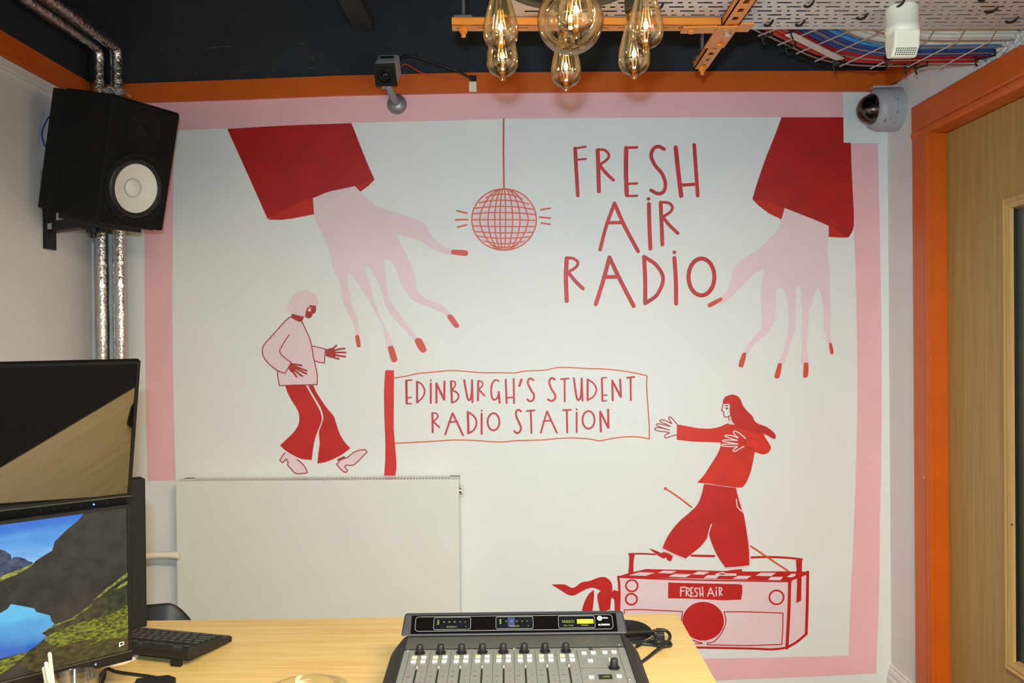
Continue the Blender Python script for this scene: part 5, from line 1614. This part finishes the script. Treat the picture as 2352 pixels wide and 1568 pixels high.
def line(u0, v0, u1, v1, w=.0006, m_=None, name='engraved_line'):
    d = Vector((u1 - u0, v1 - v0))
    n_ = Vector((-d.y, d.x)).normalized() * w / 2
    a, b = (u0, v0), (u1, v1)
    vs = [Q(a[0] + n_.x, a[1] + n_.y, .001), Q(a[0] - n_.x, a[1] - n_.y, .001), Q(b[0] - n_.x, b[1] - n_.y, .001), Q(b[0] + n_.x, b[1] + n_.y, .001)]
    vs += [v + Vector((0, 0, .0003)) for v in vs]
    return MB().add(vs, [(3, 2, 1, 0), (4, 5, 6, 7), (0, 1, 5, 4), (1, 2, 6, 5), (2, 3, 7, 6), (3, 0, 4, 7)]).build(name, m_ or M['print_dark'], con, local=True)


for k in range(9):
    u = U0 - PITCH / 2 + PITCH * k + .0005
    line(u, -.18, u, .117)
line(.1845, -.18, .1845, .124)
line(.112, .046, .18, .046, .0004)


def button(u, v, amber=False, sym=0):
    b = MB().box(Q(u, v, .0016), (.0090, .0086, .0030), pm_).build('button', M['btn_amber'] if amber else M['btn'], con, local=True, bevel=.0012)
    h = .0032
    if sym == 0:
        MB().box(Q(u - .0002, v + .0016, h), (.0016, .0016, .0003), pm_).build('button_mark', M['print_dark'], b, local=True)
    elif sym == 1:
        MB().box(Q(u, v + .0012, h), (.0026, .0013, .0003), pm_).build('button_mark', M['print_dark'], b, local=True)
    else:
        MB().box(Q(u, v + .0005, h), (.0045, .0011, .0003), pm_ @ Matrix.Rotation(.5, 3, 'Z')).build('button_mark', M['print_dark'], b, local=True)


def knob(u, v, s=1.0):
    kb_ = MB().lathe([(.0062 * s, .003), (.0066 * s, .004), (.0060 * s, .0142 * s), (.0052 * s, .0158 * s), (0, .0161 * s)], Q(u, v), n=24).build('knob', M['blk_rubber'], con, local=True, smooth=True)
    MB().lathe([(.0094 * s, .0008), (.0092 * s, .0028), (.0062 * s, .0036)], Q(u, v), n=28).build('knob_skirt', M['blk_plastic'], kb_, local=True, smooth=True)


for k in range(8):
    u = U0 + PITCH * k
    knob(u, .1125)
    button(u - .0076, .0938, True, 0)
    button(u + .0088, .0945, False, 0)
    button(u - .0078, .0775, False, 0)
    button(u + .0086, .0778, False, 2)
    # fader slot with its end screw and cap
    MB().box(Q(u + .0006, -.028, .0011), (.0031, .152, .0007), pm_).build('fader_slot', M['slot'], con, local=True)
    sc_ = MB().lathe([(.0026, 0), (.0031, .002), (.0026, .0042), (.0012, .0054), (0, .0056)], Q(u + .0006, .0545), n=16).build('slot_screw', M['zinc'], con, local=True, smooth=True)
    fc_ = MB().box(Q(u + .0006, -.062, .009), (.0105, .022, .012), pm_).build('fader_cap', M['blk_plastic'], con, local=True, bevel=.002)
    MB().box(Q(u + .0006, -.062, .0152), (.0106, .0016, .0006), pm_).build('cap_line', M['paint_white'], fc_, local=True)
    for j, (dv, wd) in enumerate(((.040, .004), (.0225, .0062), (.004, .004), (-.014, .004), (-.032, .004))):
        MB().box(Q(u - .0108, dv, .0010), (wd, .0009 if j == 1 else .0004, .0004), pm_).build('scale_mark', M['print_dark'], con, local=True)
        MB().box(Q(u + .0108, dv, .0010), (.0028 if j else .0014, .0007, .0004), pm_).build('scale_number', M['print_dark'], con, local=True)
for u, v in ((-.192, .1225), (-.0012, .126), (.1895, .1355), (.1885, .005)):
    MB().lathe([(.0026, .0006), (.0028, .0015), (.0018, .0028), (0, .003)], Q(u, v), n=14).build('screw', M['zinc'], con, local=True, smooth=True)
for u, v, a, s_ in ((.1228, .1035, 0, 1), (.1392, .1045, 0, 1), (.1600, .1055, 0, 1), (.1763, .1063, 0, 1), (.1310, .0735, 0, 1), (.1676, .076, 1, 1), (.1262, .0125, 0, 2), (.1728, .0145, 0, 2)):
    button(u, v, bool(a), s_)
knob(.1685, .0455, 1.06)
b = MB().box(Q(.1496, .0125, .0014), (.0225, .0150, .002), pm_).build('small_display', M['panel_dark'], con, local=True, bevel=.0006)
text('display_text', '-12:00', .0052, M['lcd_text'], b, Q(.150, .0105, .0027), pm_ @ Vector((1, 0, 0)), pm_ @ Vector((0, 1, 0)))
lg = MB().lathe([(.0042, .0009), (.0042, .0012), (0, .0012)], Q(.1365, .1205), n=20).build('logo_disc', M['print_dark'], con, local=True)
text('logo_letters', 'XIA', .0046, M['print_dark'], con, Q(.1478, .1208, .0010), pm_ @ Vector((1, 0, 0)), pm_ @ Vector((0, 1, 0)), sx=1.5)

# ---- display bridge
BV0, BV1, BZ0, BZ1 = .190, .222, .0895, .1205            # bottom / top edges of its front face
fb = Vector((0, BV0, BZ0))
fu = Vector((0, BV1 - BV0, BZ1 - BZ0)).normalized()     # up the face
HB = math.hypot(BV1 - BV0, BZ1 - BZ0)
fx_, fn_ = Vector((1, 0, 0)), Vector((1, 0, 0)).cross(fu)
S = lambda u, h, d=0: fb + fx_ * u + fu * h + fn_ * d
WB0, WB1 = .213, .209
m = MB()
vs = [S(-WB0, 0), S(WB0, 0), S(WB1, HB), S(-WB1, HB)]
back = [Vector((-WB0, BV0 + .05, .080)), Vector((WB0, BV0 + .05, .080)), Vector((WB1, BV1 + .018, BZ1 - .004)), Vector((-WB1, BV1 + .018, BZ1 - .004))]
m.add(vs + back, [(0, 1, 2, 3), (7, 6, 5, 4), (0, 4, 5, 1), (1, 5, 6, 2), (2, 6, 7, 3), (3, 7, 4, 0)])
brg = m.build('display_bridge', M['console_bar'], con, local=True, bevel=.003)
MB().lo_hi((-.18, BV0 + .004, .05), (.18, BV0 + .05, .0885)).build('bridge_support', M['console'], con, local=True)


def face_box(u0, u1, h0, h1, d0, d1, name, m_, par, bevel=0):
    P = [S(u0, h0, d0), S(u1, h0, d0), S(u1, h1, d0), S(u0, h1, d0), S(u0, h0, d1), S(u1, h0, d1), S(u1, h1, d1), S(u0, h1, d1)]
    return MB().add(P, [(3, 2, 1, 0), (4, 5, 6, 7), (0, 1, 5, 4), (1, 2, 6, 5), (2, 3, 7, 6), (3, 0, 4, 7)]).build(name, m_, par, local=True, bevel=bevel)


def rrect(u0, u1, h0, h1, r, w, name, par, d=.0014):
    pts = []
    for cu, chh, a0 in ((u1 - r, h1 - r, 0), (u0 + r, h1 - r, 90), (u0 + r, h0 + r, 180), (u1 - r, h0 + r, 270)):
        for k in range(6):
            a = math.radians(a0 + 18 * k)
            pts.append((cu, chh, math.cos(a), math.sin(a)))
    n = len(pts)
    vs = [S(c + x * (r - w), h + y * (r - w), d) for c, h, x, y in pts] + [S(c + x * r, h + y * r, d) for c, h, x, y in pts]
    vs += [S(c + x * (r - w), h + y * (r - w), d - .0006) for c, h, x, y in pts] + [S(c + x * r, h + y * r, d - .0006) for c, h, x, y in pts]
    fs = [(i, n + i, n + (i + 1) % n, (i + 1) % n) for i in range(n)] + [(n + i, 3 * n + i, 3 * n + (i + 1) % n, n + (i + 1) % n) for i in range(n)]
    return MB().add(vs, fs).build(name, M['line_grey'], par, local=True)


face_box(-.195, .195, .004, HB - .004, .0002, .0010, 'smoked_window', M['panel_dark'], con)
rrect(-.1875, .1875, .0085, HB - .0065, .0065, .0008, 'window_outline', con)
YL, YH = .0125, HB - .0095
DIS = (((-.1515, -.0835), 'PROGRAM 1', 0), ((-.0335, .035), 'MONITOR', 1), ((.085, .1525), '', 2))
for (a, b_), cap, kind in DIS:
    dsp = face_box(a, b_, YL, YH, .0004, .00115, 'display', M['lcd_back'], con)
    rrect(a - .0012, b_ + .0012, YL - .0012, YH + .0012, .0035, .0007, 'display_outline', dsp)
    mid, hh = (a + b_) / 2, (YL + YH) / 2
    if kind < 2:
        text('display_text', cap, .0038, M['lcd_text'], dsp, S(mid, YL + .0042, .0013), fx_, fu, depth=.00005)
        text('display_text', 'R', .0032, M['lcd_text'], dsp, S(b_ - .008, YL + .0046, .0013), fx_, fu, depth=.00005)
        for j, t_ in enumerate(('40', '30', '20', '10', '0')):
            text('display_text', t_, .0036, M['lcd_text'], dsp, S(a + .0185 + .0100 * j, hh + .0028, .0013), fx_, fu, depth=.00005)
        for j in range(3):
            face_box(a + .0058, a + .0092, hh + .0052 - .0034 * j, hh + .0070 - .0034 * j, .0011, .0013, 'display_mark', M['lcd_text'], dsp)
        if kind == 1:
            face_box(a + .0215, a + .0345, YL + .003, YH - .001, .0010, .00122, 'display_block', M['lcd_blue'], dsp)
    else:
        text('display_text', '10:53:21', .0078, M['lcd_text'], dsp, S(a + .0175, hh + .0008, .0013), fx_, fu, depth=.00005, sx=.95)
        text('display_text', 'Mon. 14 Feb', .0036, M['lcd_text'], dsp, S(a + .018, YL + .0042, .0013), fx_, fu, depth=.00005)
        text('display_text', 'MANUAL', .0034, M['lcd_text'], dsp, S(a + .049, YL + .0042, .0013), fx_, fu, depth=.00005)
        blk = face_box(a + .0345, b_ - .002, hh - .0034, hh + .0052, .0010, .00125, 'display_block', M['lcd_block'], dsp)
        text('display_digits', '0:00:00', .0074, M['print_dark'], dsp, S((a + .0345 + b_ - .002) / 2, hh + .0008, .0014), fx_, fu, depth=.00005, sx=.95)
lo_ = MB()
c_ = S(.1630, YH - .0045, .0012)
n = 24
lo_.add([c_ + (fx_ * math.cos(2 * math.pi * i / n) + fu * math.sin(2 * math.pi * i / n)) * .0047 for i in range(n)], [tuple(range(n))])
lg = lo_.build('logo_disc', M['print_white'], con, local=True, fix=False)
text('logo_letter', 'A', .0072, M['panel_dark'], lg, c_ + fn_ * .0003 + fu * .0002, fx_, fu, depth=.00005, bold=.0001)
text('logo_letters', 'XIA', .0038, M['print_white'], con, c_ + fx_ * .0108 + fu * .0005, fx_, fu, depth=.00005, sx=1.75, bold=.0001)
text('bridge_lettering', 'iQ CONSOLE', .0042, M['print_white'], con, S(.1702, YL + .0050, .0013), fx_, fu, depth=.00005, sx=.86, bold=.00012)

for o in bpy.data.objects:                             # building note, not part of the scene
    if '_o' in o:
        del o['_o']
